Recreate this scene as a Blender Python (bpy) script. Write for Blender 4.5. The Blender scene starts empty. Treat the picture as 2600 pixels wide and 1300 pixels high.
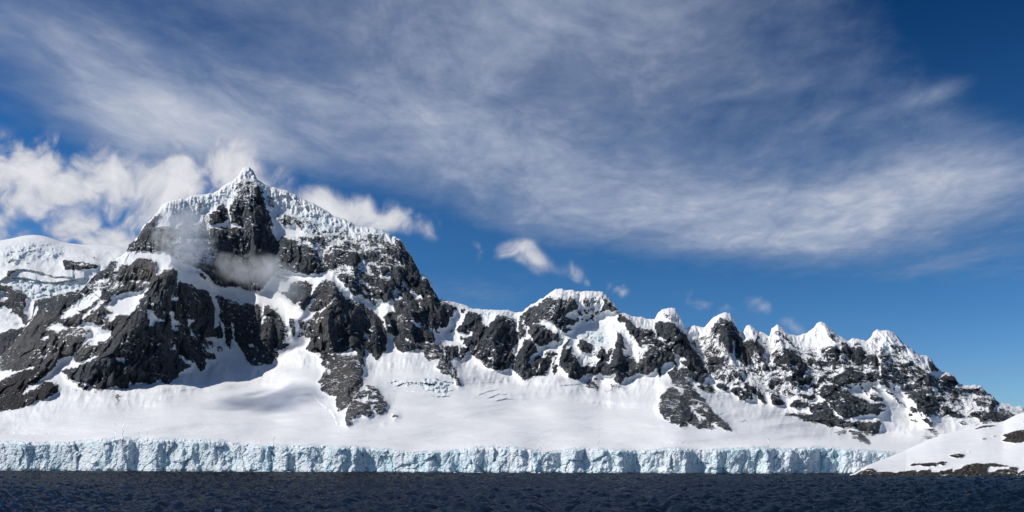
import bpy, math, random
import numpy as np
from mathutils import Vector

# ------------------------------------------------------------------ camera, sky, sun, exposure
FPX, HY, CAMH = 2252.0, 1181.0, 6.0          # focal length and horizon row for a 2600 x 1300 frame, eye height above the sea
scene = bpy.context.scene
cam = bpy.data.cameras.new('camera')
cam.sensor_width = 36.0
cam.lens = 36.0 * FPX / 2600.0
cam.shift_y = (HY - 650.0) / 2600.0
cam.clip_start, cam.clip_end = 0.5, 200000.0
camo = bpy.data.objects.new('camera', cam)
camo.location = (0, 0, CAMH)
camo.rotation_euler = (math.radians(90), 0, 0)
scene.collection.objects.link(camo)
scene.camera = camo

SUN_EL, SUN_AZ = math.radians(41.0), math.radians(-90.0)      # azimuth from +Y (straight ahead), negative to the left
sun_vec = Vector((math.sin(SUN_AZ) * math.cos(SUN_EL), math.cos(SUN_AZ) * math.cos(SUN_EL), math.sin(SUN_EL)))
sl = bpy.data.lights.new('sun', 'SUN')
sl.energy, sl.angle, sl.color = 3.85, math.radians(0.53), (1.0, 0.955, 0.89)
so = bpy.data.objects.new('sun', sl)
so.rotation_euler = sun_vec.to_track_quat('Z', 'Y').to_euler()
scene.collection.objects.link(so)

scene.view_settings.view_transform = 'Standard'
scene.view_settings.look = 'None'
scene.view_settings.exposure = 0.0
scene.view_settings.gamma = 1.0
scene.cycles.volume_bounces = 4
scene.cycles.volume_step_rate = 1.0
scene.cycles.max_bounces = 8
scene.cycles.sample_clamp_direct = 1.6
scene.cycles.sample_clamp_indirect = 4.0

# ------------------------------------------------------------------ world: clear polar sky with a high cloud sheet
class G:
    """small helper to write shader maths as expressions"""
    dims = '3D'
    def __init__(self, tree): self.t = tree; self.n = tree.nodes; self.l = tree.links
    def node(self, kind, **kw):
        nd = self.n.new(kind)
        for k, v in kw.items(): setattr(nd, k, v)
        return nd
    def put(self, sock, v):
        if v is None: return
        if isinstance(v, bpy.types.NodeSocket): self.l.new(v, sock)
        else: sock.default_value = v
    def m(self, op, a, b=None, c=None, clamp=False):
        nd = self.node('ShaderNodeMath', operation=op, use_clamp=clamp)
        for i, v in enumerate((a, b, c)):
            if v is not None: self.put(nd.inputs[i], v)
        return nd.outputs[0]
    def v(self, op, a, b=None, c=None):
        nd = self.node('ShaderNodeVectorMath', operation=op)
        for i, x in enumerate((a, b, c)):
            if x is not None: self.put(nd.inputs[i], x)
        return nd.outputs['Value'] if op in ('DOT_PRODUCT', 'LENGTH', 'DISTANCE') else nd.outputs[0]
    def xyz(self, x, y, z):
        nd = self.node('ShaderNodeCombineXYZ')
        for i, q in enumerate((x, y, z)): self.put(nd.inputs[i], q)
        return nd.outputs[0]
    def sep(self, vec):
        nd = self.node('ShaderNodeSeparateXYZ'); self.put(nd.inputs[0], vec); return nd.outputs
    def noise(self, vec, scale=1.0, detail=4.0, rough=0.5, dist=0.0, lac=2.0, kind='FBM', col=False):
        nd = self.node('ShaderNodeTexNoise'); nd.noise_dimensions = self.dims; nd.noise_type = kind
        self.put(nd.inputs['Vector'], vec)
        for k, q in (('Scale', scale), ('Detail', detail), ('Roughness', rough), ('Distortion', dist), ('Lacunarity', lac)):
            self.put(nd.inputs[k], q)
        return nd.outputs['Color'] if col else nd.outputs['Fac']
    def voro(self, vec, scale=1.0, feature='F1', rnd=1.0, out='Distance'):
        nd = self.node('ShaderNodeTexVoronoi', feature=feature)
        self.put(nd.inputs['Vector'], vec); self.put(nd.inputs['Scale'], scale); self.put(nd.inputs['Randomness'], rnd)
        return nd.outputs[out]
    def step(self, x, a, b, to=(0.0, 1.0)):
        nd = self.node('ShaderNodeMapRange', interpolation_type='SMOOTHSTEP')
        for i, q in enumerate((x, a, b, to[0], to[1])): self.put(nd.inputs[i], q)
        return nd.outputs[0]
    def mix(self, f, a, b):
        nd = self.node('ShaderNodeMix', data_type='RGBA')
        self.put(nd.inputs[0], f); self.put(nd.inputs[6], a); self.put(nd.inputs[7], b)
        return nd.outputs[2]
    def ramp(self, x, stops, interp='LINEAR'):
        nd = self.node('ShaderNodeValToRGB'); r = nd.color_ramp; r.interpolation = interp
        while len(r.elements) < len(stops): r.elements.new(0.5)
        for e, (p, c) in zip(r.elements, stops):
            e.position = p; e.color = (*c, 1) if len(c) == 3 else c
        self.put(nd.inputs[0], x); return nd.outputs[0]

world = bpy.data.worlds.new('World'); world.cycles.sampling_method = 'MANUAL'; world.cycles.sample_map_resolution = 256; scene.world = world; world.use_nodes = True
wt = world.node_tree; wt.nodes.clear(); g = G(wt); g.dims = '2D'
sky = g.node('ShaderNodeTexSky', sky_type='NISHITA')
sky.sun_disc = False
sky.sun_elevation = SUN_EL
sky.sun_rotation = SUN_AZ
sky.altitude = 1500.0
sky.air_density, sky.dust_density, sky.ozone_density = 1.0, 0.35, 3.0
d = g.node('ShaderNodeTexCoord').outputs['Generated']
d = g.v('NORMALIZE', d)
dx, dy, dz = g.sep(d)
dzc = g.m('MAXIMUM', dz, 0.02)
# cloud sheet lies on a plane above: p = horizontal offset per unit of height
px = g.m('DIVIDE', dx, dzc); py = g.m('DIVIDE', dy, dzc)
# bearing / elevation used to say where the sheet is thick or open (tangents as seen looking along +Y)
dyc = g.m('MAXIMUM', g.m('ABSOLUTE', dy), 0.05)
ta = g.m('DIVIDE', dx, dyc); tb = g.m('DIVIDE', dz, dyc)
T3 = g.xyz(ta, tb, 1.0)
def cover(blobs, base, boost=1.0):
    acc = base
    for (u, v, ru, rv, ang, w) in blobs:
        a0, b0 = (u - 1300) / FPX, (HY - v) / FPX
        c, s = math.cos(math.radians(ang)), math.sin(math.radians(ang))
        A, B = ru / FPX, rv / FPX
        p = g.v('DOT_PRODUCT', T3, (c / A, s / A, -(c * a0 + s * b0) / A))
        q = g.v('DOT_PRODUCT', T3, (-s / B, c / B, (s * a0 - c * b0) / B))
        e = g.m('EXPONENT', g.m('MULTIPLY', g.m('MULTIPLY_ADD', q, q, g.m('MULTIPLY', p, p)), -1.0))
        acc = g.m('MULTIPLY_ADD', e, w * boost, acc)
    return acc
# ---- high sheet
P = g.xyz(g.m('MULTIPLY_ADD', py, -0.10, px), g.m('MULTIPLY', py, 0.60), 0.0)
warp = g.noise(P, 1.3, 3, 0.5, col=True)
Pw = g.v('MULTIPLY_ADD', g.v('SUBTRACT', warp, (0.5, 0.5, 0.5)), (0.35, 0.35, 0.0), P)
nA = g.noise(Pw, 1.1, 7, 0.56, 0.2)
nB = g.noise(Pw, 5.2, 8, 0.64, 0.25)
nC = g.noise(g.xyz(px, g.m('MULTIPLY', py, 0.8), 3.0), 9.0, 6, 0.62)
HIGH = [  # u, v, half-length, half-height, tilt (deg, counter-clockwise), weight
    (1400, 40, 900, 300, -3, 0.42), (180, 110, 330, 110, -22, 0.30), (430, 325, 300, 85, -12, 0.66),
    (900, 330, 420, 170, -20, 0.22), (1450, 420, 620, 150, -10, 0.28),
    (1900, 540, 560, 95, 4, 0.42), (2420, 470, 420, 110, 18, 0.34), (2100, 330, 380, 130, -8, 0.10), (2020, 620, 330, 45, 2, 0.25),
    (2620, 40, 300, 200, -30, -1.3), (2420, 215, 190, 26, 22, 0.25), (60, 400, 260, 90, -22, -0.40),
    (880, 510, 300, 58, -14, -0.36), (1200, 640, 560, 56, -4, -0.46), (2250, 800, 800, 90, 0, -0.48), (2380, 675, 190, 22, 14, 0.26)]
cv = cover(HIGH, 0.13)
den = g.m('ADD', cv, g.m('ADD', g.m('MULTIPLY', g.m('SUBTRACT', nA, 0.5), 0.52), g.m('MULTIPLY', g.m('SUBTRACT', nB, 0.5), 0.27)))
den = g.m('MULTIPLY_ADD', g.m('SUBTRACT', nC, 0.5), 0.26, den)
dens = g.step(den, -0.06, 0.80)
dens = g.m('MULTIPLY', dens, 0.86)
hcol = g.ramp(g.m('ADD', den, g.m('MULTIPLY', g.m('SUBTRACT', nB, 0.5), 0.5)), [(0.0, (0.21, 0.29, 0.45)), (0.42, (0.26, 0.33, 0.475)), (0.72, (0.40, 0.455, 0.585)), (1.0, (0.62, 0.655, 0.73))])
# ---- low cumulus bank behind the mountains and small puffs
Q = g.xyz(ta, tb, 0.0)
qw = g.noise(Q, 9.0, 3, 0.5, col=True)
Qw = g.v('MULTIPLY_ADD', g.v('SUBTRACT', qw, (0.5, 0.5, 0.5)), (0.07, 0.07, 0.0), Q)
n1 = g.noise(Qw, 11.0, 9, 0.58)
n2 = g.noise(Qw, 55.0, 7, 0.66)
LOW = [
    (110, 440, 230, 80, -6, 0.40), (290, 490, 220, 110, 0, 0.36), (510, 440, 180, 85, 6, 0.60), (560, 420, 80, 50, 0, 0.22), (30, 520, 200, 60, 0, 0.22), (-30, 460, 170, 90, 0, 0.40),
    (230, 600, 330, 50, 0, 0.28), (800, 520, 76, 48, -25, 0.58), (950, 560, 150, 40, -12, 0.50), (925, 520, 30, 30, 0, 0.30), (1050, 570, 60, 34, -30, 0.30),
    (1350, 655, 64, 28, -38, 0.38), (1270, 628, 78, 28, 12, 0.34), (1465, 690, 30, 40, -50, 0.34), (1570, 730, 32, 20, -40, 0.36),
    (1800, 770, 90, 26, -14, 0.26), (1950, 785, 62, 24, -30, 0.15), (2020, 830, 66, 20, -40, 0.12), (1490, 725, 46, 18, 0, 0.30)]
lraw = cover(LOW, 0.0, 1.12)
lv = g.m('ADD', lraw, -0.10)
pres = g.m('MULTIPLY', lraw, 4.0, clamp=True)
vo = g.node('ShaderNodeTexVoronoi', feature='SMOOTH_F1', voronoi_dimensions='2D'); g.put(vo.inputs['Vector'], Qw)
vo.inputs['Scale'].default_value = 17.0; vo.inputs['Detail'].default_value = 2.0; vo.inputs['Roughness'].default_value = 0.6; vo.inputs['Smoothness'].default_value = 0.35
puff = g.m('SUBTRACT', 0.85, vo.outputs['Distance'])
nz_ = g.m('ADD', g.m('MULTIPLY', g.m('SUBTRACT', n1, 0.5), 0.95), g.m('ADD', g.m('MULTIPLY', g.m('SUBTRACT', n2, 0.5), 0.50), g.m('MULTIPLY', puff, 0.70)))
ld = g.m('MULTIPLY_ADD', nz_, pres, lv)
lden = g.m('MULTIPLY', g.step(ld, 0.0, 0.62), 0.95)
lcol = g.ramp(g.m('ADD', ld, g.m('MULTIPLY', g.m('SUBTRACT', n2, 0.5), 0.35)), [(0.02, (0.34, 0.39, 0.53)), (0.40, (0.48, 0.51, 0.61)), (0.72, (0.68, 0.69, 0.74)), (1.0, (0.80, 0.80, 0.83))])
front = g.step(dy, 0.0, 0.2)
lden = g.m('MULTIPLY', lden, front)
up = g.step(dz, 0.0, 0.05)
dens = g.m('MULTIPLY', dens, up)
SKY_STRENGTH = 0.10
SKY_GAMMA, SKY_TINT = 1.5, (8.2, 10.2, 11.6)
SKY_DEEP = [(0.05, (1, 1, 1)), (0.24, (0.66, 1.0, 1.0)), (0.50, (0.08, 0.56, 0.72))]
CL = 1.0 / SKY_STRENGTH
skyc = sky.outputs[0]
gm = g.node('ShaderNodeGamma'); g.put(gm.inputs[0], g.v('MULTIPLY', skyc, (0.1, 0.1, 0.1))); gm.inputs[1].default_value = SKY_GAMMA
deep = g.ramp(dz, SKY_DEEP, 'EASE')            # clear polar air: the sky darkens quickly overhead
skyc = g.v('MULTIPLY', g.v('MULTIPLY', gm.outputs[0], SKY_TINT), deep)
c1 = g.mix(dens, skyc, g.v('MULTIPLY', hcol, (CL, CL, CL)))
c2 = g.mix(lden, c1, g.v('MULTIPLY', lcol, (CL, CL, CL)))
bg = g.node('ShaderNodeBackground'); bg.inputs['Strength'].default_value = SKY_STRENGTH
g.l.new(c2, bg.inputs['Color'])
wo = g.node('ShaderNodeOutputWorld'); g.l.new(bg.outputs[0], wo.inputs['Surface'])

# ------------------------------------------------------------------ numeric tools
def tagit(o, label=None, cat=None, group=None, kind=None):
    for k, v in (('label', label), ('category', cat), ('group', group), ('kind', kind)):
        if v: o[k] = v
    return o

def perlin(x, y, seed=0):
    rs = np.random.RandomState(seed)
    perm = rs.permutation(1024); ang = rs.rand(1024) * 2 * np.pi
    gx, gy = np.cos(ang).astype(np.float32), np.sin(ang).astype(np.float32)
    xi = np.floor(x).astype(np.int64); yi = np.floor(y).astype(np.int64)
    xf = (x - xi).astype(np.float32); yf = (y - yi).astype(np.float32)
    def grad(ix, iy, fx, fy):
        h = perm[(perm[ix & 1023] + iy) & 1023]
        return gx[h] * fx + gy[h] * fy
    u = xf * xf * xf * (xf * (xf * 6 - 15) + 10); w = yf * yf * yf * (yf * (yf * 6 - 15) + 10)
    a = grad(xi, yi, xf, yf); b = grad(xi + 1, yi, xf - 1, yf)
    c = grad(xi, yi + 1, xf, yf - 1); e = grad(xi + 1, yi + 1, xf - 1, yf - 1)
    return (a + u * (b - a)) * (1 - w) + (c + u * (e - c)) * w

def fbm(x, y, octs=4, seed=0, gain=0.5):
    s = 0; a = 1.0
    for i in range(octs):
        s = s + a * perlin(x * 2 ** i + 17.3 * i, y * 2 ** i - 9.1 * i, seed + i); a *= gain
    return s

def ridged(x, y, octs=4, seed=0, gain=0.5):
    s = 0; a = 1.0
    for i in range(octs):
        s = s + a * (1 - 2.6 * np.abs(perlin(x * 2 ** i + 11.7 * i, y * 2 ** i + 5.9 * i, seed + i))); a *= gain
    return s

def cells(x, y, seed=0, tilt=1.0):
    """Faceted cells: every cell has its own level and tilt; returns level and edge distance."""
    rs = np.random.RandomState(seed)
    N = 256
    ox, oy, hh, tx, ty = rs.rand(5, N, N).astype(np.float32)
    xi = np.floor(x).astype(np.int64); yi = np.floor(y).astype(np.int64)
    best = np.full(x.shape, 9e9, np.float32); second = best.copy(); val = np.zeros(x.shape, np.float32)
    for j in (-1, 0, 1):
        for i in (-1, 0, 1):
            ix, iy = (xi + i) % N, (yi + j) % N
            dx = x - (xi + i + ox[iy, ix]); dy = y - (yi + j + oy[iy, ix])
            dd = dx * dx + dy * dy
            v = (hh[iy, ix] - 0.5) + tilt * ((tx[iy, ix] - 0.5) * dx + (ty[iy, ix] - 0.5) * dy)
            closer = dd < best
            second = np.where(closer, best, np.minimum(second, dd))
            val = np.where(closer, v, val); best = np.where(closer, dd, best)
    return val, np.sqrt(second) - np.sqrt(best)

def gblur(a, s):
    r = int(max(1, round(3 * s))); k = np.exp(-0.5 * (np.arange(-r, r + 1) / s) ** 2); k = (k / k.sum()).astype(np.float32)
    for ax in (0, 1):
        p = np.pad(a, [(r, r) if q == ax else (0, 0) for q in (0, 1)], mode='edge')
        n = a.shape[ax]; out = np.zeros_like(a)
        for i, w in enumerate(k):
            out += w * (p[i:i + n] if ax == 0 else p[:, i:i + n])
        a = out
    return a

def curve(pts):
    pts = np.array(pts, float)
    return lambda u: np.interp(u, pts[:, 0], pts[:, 1])

# raster the outcrops are mapped on: one cell per 1/2600 of the frame width at the mountain's foot
U0, U1, V0, V1 = -200, 2800, 400, 1240
RW, RH = U1 - U0, V1 - V0
def fill(arr, pts, val, mode='set'):
    pts = np.asarray(pts, float)
    x0, x1 = max(U0, int(pts[:, 0].min()) - 1), min(U1 - 1, int(pts[:, 0].max()) + 2)
    y0, y1 = max(V0, int(pts[:, 1].min()) - 1), min(V1 - 1, int(pts[:, 1].max()) + 2)
    if x1 <= x0 or y1 <= y0: return
    xs, ys = np.meshgrid(np.arange(x0, x1) + 0.5, np.arange(y0, y1) + 0.5)
    ins = np.zeros(xs.shape, bool); n = len(pts)
    for i in range(n):
        ax, ay = pts[i]; bx, by = pts[(i + 1) % n]
        if ay == by: continue
        cr = ((ay > ys) != (by > ys)) & (xs < (bx - ax) * (ys - ay) / (by - ay) + ax)
        ins ^= cr
    sub = arr[y0 - V0:y1 - V0, x0 - U0:x1 - U0]
    if mode == 'max': sub[ins] = np.maximum(sub[ins], val)
    else: sub[ins] = val

def sample(arr, u, v):
    x = np.clip(u - U0 - 0.5, 0, RW - 1.001); y = np.clip(v - V0 - 0.5, 0, RH - 1.001)
    xi = x.astype(int); yi = y.astype(int); fx = x - xi; fy = y - yi
    return (arr[yi, xi] * (1 - fx) + arr[yi, xi + 1] * fx) * (1 - fy) + (arr[yi + 1, xi] * (1 - fx) + arr[yi + 1, xi + 1] * fx) * fy

def world_pt(u, v, D):
    return np.stack([(u - 1300.0) / FPX * D, D, CAMH + (HY - v) / FPX * D], -1)

def mesh_from(name, verts, faces, attrs=None, mat=None, parent=None, smooth=True):
    """verts (n,3); faces (m,4) quads (or (m,3)); attrs {name: (n,) float}"""
    me = bpy.data.meshes.new(name)
    n, (m, k) = len(verts), faces.shape
    me.vertices.add(n); me.vertices.foreach_set('co', np.ascontiguousarray(verts, np.float32).ravel())
    me.loops.add(m * k); me.loops.foreach_set('vertex_index', np.ascontiguousarray(faces, np.int32).ravel())
    me.polygons.add(m)
    me.polygons.foreach_set('loop_start', np.arange(0, m * k, k, dtype=np.int32))
    me.polygons.foreach_set('loop_total', np.full(m, k, np.int32))
    me.polygons.foreach_set('use_smooth', np.full(m, smooth, bool))
    me.update(calc_edges=True)
    for an, av in (attrs or {}).items():
        a = me.attributes.new(an, 'FLOAT', 'POINT'); a.data.foreach_set('value', np.ascontiguousarray(av, np.float32).ravel())
    if mat: me.materials.append(mat)
    o = bpy.data.objects.new(name, me); scene.collection.objects.link(o)
    if parent: o.parent = parent
    return o

def sub_mesh(name, verts, faces, sel, attrs, mat, parent=None, smooth=True):
    f = faces[sel]
    used, inv = np.unique(f, return_inverse=True)
    return mesh_from(name, verts[used], inv.reshape(f.shape), {k: a[used] for k, a in attrs.items()}, mat, parent, smooth)

def grid_faces(nr, nc):
    i = np.arange(nr * nc).reshape(nr, nc)
    return np.stack([i[:-1, :-1], i[:-1, 1:], i[1:, 1:], i[1:, :-1]], -1).reshape(-1, 4)

# ------------------------------------------------------------------ where bare rock and blue ice show
S = 1 / 6.44
rock = np.zeros((RH, RW), np.float32)
def R(tx, ty, val, s, mode='set'):
    q = np.array(s.replace(';', ' ').replace(',', ' ').split(), float).reshape(-1, 2)
    fill(rock, np.stack([tx + q[:, 0] * S, ty + q[:, 1] * S], 1), val, mode)
def RR(tx, ty, txt):
    for line in txt.strip().splitlines():
        line = line.strip()
        if not line or line[0] == '#': continue
        v, p = line.split(':'); R(tx, ty, float(v), p)

def src(val, s):
    q = np.array(s.replace(',', ' ').split(), float).reshape(-1, 2); fill(rock, q, val)
src(.46, '1740,870 1790,850 1850,830 1900,870 2000,880 2100,880 2150,890 2290,890 2420,985 2530,1035 2500,1060 2400,1060 2350,1060 2330,1030 2230,950 2190,960 2160,1000 2100,1010 2000,1010 1900,1000 1800,960')
src(.42, '700,540 800,560 900,590 1000,615 1050,690 1090,740 1000,760 900,740 840,690 790,680 760,620 720,600')
src(.80, '326,622 345,606 362,578 384,560 404,540 412,548 398,565 392,580 425,572 440,580 450,600 440,640 436,650 420,640 395,638 370,640 350,635 325,642')
src(.56, '440,585 470,560 490,570 520,560 530,600 540,640 590,660 585,690 560,700 530,690 500,680 450,665 437,650')
src(1.0, '522,575 528,545 550,530 565,512 575,530 590,512 605,490 600,470 625,462 645,470 665,470 667,490 675,525 690,555 697,590 699,625 715,612 735,612 750,620 780,625 793,635 795,690 787,700 765,690 740,680 715,682 700,690 690,705 660,740 620,735 600,725 580,730 548,718 533,706 520,690 500,680 480,670 530,670 545,655 540,630 525,600')
src(.50, '598,462 625,455 650,462 667,470 675,525 640,520 605,510 590,515')
src(.95, '645,478 655,470 665,490 660,497 648,492')
src(.95, '642,502 660,497 672,515 677,530 655,517')
src(.50, '513,541 533,541 535,560 533,606 522,600')
src(.60, '500,512 517,519 508,544 502,538')
RR(300, 420, '''
0: 1470,1010 1560,970 1740,940 1780,920 1830,960 1930,940 2000,980 2030,1010 1940,1020 1800,1010 1690,1010 1540,1030
0: 1760,480 1810,480 1830,600 1810,740 1850,860 1830,930 1770,930 1800,850 1780,700
.45: 1370,880 1470,780 1520,860 1480,1000 1390,1000
''')
RR(600, 400, '''
.47: 480,620 680,640 680,740 560,860 510,800
.57: 600,960 900,960 900,1120 780,1100 640,1000
.57: 890,960 1000,960 1080,1100 1080,1200 980,1100
0: 620,1288 560,1130 720,1120 1000,1130 1090,1210 1110,1288
''')
RR(680, 560, '''
1: 120,300 160,320 220,310 220,270 280,240 300,300 380,310 450,320 520,350 400,410 600,400 700,440 740,520 740,640 730,790 690,900 560,860 440,860 340,820 210,780 100,800 30,840 0,830 0,300
.8: 90,900 180,880 330,940 300,960 160,940
.8: 510,280 560,250 620,260 620,320 560,330
.75: 640,300 740,290 800,260 900,290 950,340 960,390 900,420 800,380 700,370
.52: 740,170 800,160 900,230 920,290 850,240 780,210
.65: 1060,260 1180,230 1240,260 1220,310 1150,300 1060,300
.95: 1000,440 1100,410 1180,420 1240,340 1310,350 1350,480 1480,540 1600,560 1580,640 1500,640 1510,690 1440,740 1330,740 1230,700 1110,700 1040,800 960,700 920,640 930,560 1080,540 1080,460
0: 1080,440 1200,470 1320,470 1440,540 1300,480 1180,490 1100,470
.78: 740,480 860,600 870,680 860,750 800,800 740,800 740,640
.66: 880,660 960,680 1030,790 960,830 900,870 760,890 720,850 860,760
.56: 1240,130 1330,160 1340,220 1300,230 1380,350 1320,330 1260,220
.6: 1330,360 1500,400 1560,500 1580,560 1450,480 1350,420
.46: 1480,210 1620,230 1620,330 1600,520 1450,330
.60: 1620,210 1850,230 1880,330 1800,420 1730,500 1700,340 1620,330
.9: 1620,520 1720,490 1830,520 1800,630 1740,670 1660,620 1610,570
1: 1870,320 2010,370 2110,430 2060,300 2150,310 2250,450 2310,540 2400,660 2440,760 2500,860 2500,950 2390,1080 2380,1120 2280,1000 2160,910 2100,820 2020,800 2010,740 1960,700 2130,740 2240,760 2200,690 2080,620 1950,540 1870,540 1850,470 1900,440
.66: 1780,640 1900,580 2060,640 2130,740 2020,740 1840,740 1780,720
1: 1640,720 1680,700 1780,780 1830,850 1830,900 1720,870 1700,800 1650,760
.95: 1840,760 1960,740 1990,830 1880,910 1850,850
1: 2040,820 2130,860 2180,940 2200,1040 2150,1100 2100,1100 2010,1000 2010,900
1: 1870,940 2010,960 2060,1060 2080,1110 2040,1160 2020,1230 1930,1200 1830,1110 1860,1040
1: 1400,800 1450,780 1480,850 1430,880
1: 1500,900 1560,850 1640,890 1740,890 1840,930 1860,1000 1830,1080 1700,1060 1600,990 1500,960
.86: 1180,880 1250,860 1400,910 1500,950 1480,1000 1560,1050 1640,1070 1700,1110 1820,1100 1840,1200 1820,1288 1600,1288 1560,1240 1500,1200 1400,1260 1340,1150 1300,1110 1240,1030 1170,980 1140,930
.9: 820,1030 960,950 1060,990 1110,1040 1160,1140 1230,1250 1260,1288 690,1288 730,1200
.8: 360,1010 630,990 720,1040 720,1180 680,1288 400,1288 330,1130
1: 2180,1100 2290,1120 2380,1230 2400,1288 2330,1270 2190,1200
1: 2160,1200 2300,1260 2310,1288 2200,1288
1: 2400,1130 2510,1170 2576,1120 2576,1288 2520,1250 2420,1180
1: 2430,1060 2576,940 2576,1080 2500,1150 2430,1120
''')
RR(960, 580, '1: 580,980 650,960 680,880 760,790 830,870 900,1000 960,1080 1000,1170 1060,1230 1040,1288 740,1288 700,1200 760,1190 700,1110 600,1050')
# --- left spur
RR(0, 580, '''
.9: 2080,330 2300,190 2340,40 2576,0 2576,390 2380,380 2250,360 2100,390 2060,385
.95: 1920,515 2060,385 2010,440
.92: 1230,1085 1300,1040 1400,920 1500,800 1640,690 1740,640 1780,560 1850,510 1930,540 1960,640 2000,570 2100,610 2250,480 2400,490 2576,560 2576,1288 620,1288 490,1240 600,1150 780,1130 1050,1090 1220,1040
0: 1930,560 1990,590 1900,700 1860,720
.56: 1400,900 1560,840 1740,830 1960,830 2030,870 2060,940 1900,1060 1680,1000 1560,1050 1430,1060
0: 1560,850 1740,830 1780,870 1600,865
0: 1200,1288 1300,1150 1480,1070 1570,1030 1680,1010 1640,1140 1500,1250 1480,1288
0: 1630,1288 1850,1100 1880,1080 1830,1180 1700,1288
0: 1800,1288 1860,1130 1990,1050 2200,1030 2350,960 2450,970 2380,1060 2330,1130 2110,1288
.95: 2190,1070 2290,950 2350,970 2340,1000
0: 2030,830 2200,845 2450,868 2440,895 2200,875
.7: 2040,880 2200,890 2440,900 2440,960 2200,960 2080,930
''')
RR(0, 760, '''
.94: 0,930 270,630 430,440 520,330 620,180 620,0 2576,0 2576,1288 0,1288
0: 1280,0 1600,0 1480,90 1340,180 1220,190 1320,215 1200,260 1100,300 1000,320 960,300 1040,240 1000,180 1230,90
0: 1640,0 1740,0 1640,110 1560,160 1470,220 1480,250 1370,300 1340,250 1480,170
0: 1850,0 2300,0 2110,150 2000,220 1900,270 1840,350 1780,380 1810,280 1650,310 1680,240 1870,220 1770,190 1700,120
0: 2310,80 2280,140 2230,200 2120,240 2070,220 2190,120
.57: 700,430 1230,440 1400,470 1480,540 1400,620 1000,580 760,500
0: 1230,440 1380,390 1500,370 1560,430 1650,410 1650,480 1740,500 1820,520 1800,620 1700,690 1600,680 1590,750 1430,750 1560,650 1440,690 1360,700 1420,620 1340,600 1430,570 1500,520 1400,470
0: 1440,690 1330,800 1230,920 1210,880 1300,810 1390,700
0: 690,430 830,420 890,390 980,400 1000,440 1200,450 1000,480 960,510 860,500 760,430
0: 660,640 800,580 770,660
0: 620,950 840,900 730,955
0: 910,1000 1090,930 1220,920 1210,980 1290,1050 1370,1010 1540,920 1610,930 1400,1040 1300,1090 1200,1130 1100,1250 1150,1288 720,1288 850,1130 950,1030
1: 1030,1200 1100,1120 1160,1160
0: 0,1180 190,1140 200,1190 560,1090 560,1130 140,1288 0,1288
0: 1870,960 2040,960 2030,1030 1940,1020
0: 1960,560 2110,590 2090,625 2000,600
0: 2400,170 2450,150 2576,280 2576,330 2500,440 2440,440 2430,350
''')
# --- dark face below the shoulder and the foot of the cirque wall
RR(300, 600, '''
0: 20,390 120,290 440,230 500,260 760,250 840,320 940,510 900,520 780,490 720,450 760,420 680,400 560,360 430,350 330,345 250,400 150,470 140,440 80,430 20,520 0,420
1: 760,540 900,520 980,590 960,760 930,880 880,980 860,1100 850,1288 100,1288 330,1050 480,960 530,860 540,740 640,640
0: 20,1220 200,1110 330,1060 350,1090 300,1180 200,1260 60,1288
1: 1000,740 1080,760 1200,790 1280,860 1400,870 1460,890 1530,1000 1560,1120 1560,1288 850,1288 860,1100 940,870
0: 870,1010 990,990 960,1060 890,1050
0: 1020,1080 1060,1130 1040,1180
1: 1200,530 1290,590 1350,660 1440,720 1420,620 1260,560
1: 1480,660 1900,600 1950,840 1830,830 1720,830 1670,840 1580,780
1: 1570,960 1700,970 1780,1020 1950,1080 2000,1130 2100,1090 2200,1110 2310,1100 2340,1288 1720,1288 1640,1100
1: 2380,1150 2430,1120 2500,1190 2576,1230 2576,1288 2360,1288
''')
RR(300, 780, '''
1: 400,0 340,60 200,110 60,130 100,170 60,220 0,230 0,700 300,600 500,20 2340,0 2340,250 2576,0 2576,860 2500,920 2400,940 2290,970 2180,960 2100,860 2040,740 1910,540 1900,480 1850,660 1830,690 1740,580 1600,480 1440,490 1440,800 1620,850 1430,840 1430,1000 1350,1060 1250,900 1210,960 1100,1010 1020,1050 980,1110 1010,1140 890,1210 820,1280 640,1200 640,1288 0,1288
0: 470,40 530,40 640,170 780,220 760,245 600,210 590,300 510,310 530,240 490,190
0: 840,70 930,80 900,200 980,220 1020,290 900,290 960,310 1000,380 900,370 910,430 880,300
0: 1140,200 1240,210 1250,240 1180,260 1160,320 1230,440 1340,540 1220,470 1230,540 1190,440 1150,300
0: 1240,390 1300,420 1400,490 1340,470
0: 1570,20 1640,0 1700,60 1640,110 1720,290 1750,440 1760,580 1800,680 1880,720 1850,660 1860,520 1910,540 2040,740 2100,870 2180,960 2100,960 1900,940 1700,930 1620,850 1440,790 1440,490 1500,500 1600,540 1700,490 1720,440 1650,200 1640,300 1570,360 1580,150
.62: 1440,540 1560,570 1600,640 1560,680 1700,640 1710,720 1640,740 1560,650 1500,700 1440,640
1: 1440,720 1560,750 1620,840 1500,820 1440,790
1: 1620,640 1700,650 1690,730 1620,710
0: 1820,230 1880,270 1900,400 1910,540 1880,520 1870,360
0: 2330,0 2390,0 2360,100 2380,200 2350,320 2340,200
0: 960,780 1050,800 1130,860 1210,900 1300,980 1360,1060 1270,1010 1120,1020 1220,950 1120,910
0: 880,620 960,690 950,740 900,680
0: 2100,600 2200,590 2250,660 2160,640
0: 2260,600 2300,700 2280,750
0: 0,840 100,840 100,890 30,890
0: 620,610 690,585 740,600 640,620
0: 180,1190 240,1250 290,1240 480,1230 560,1270 640,1200 760,1288 180,1288
''')
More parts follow.
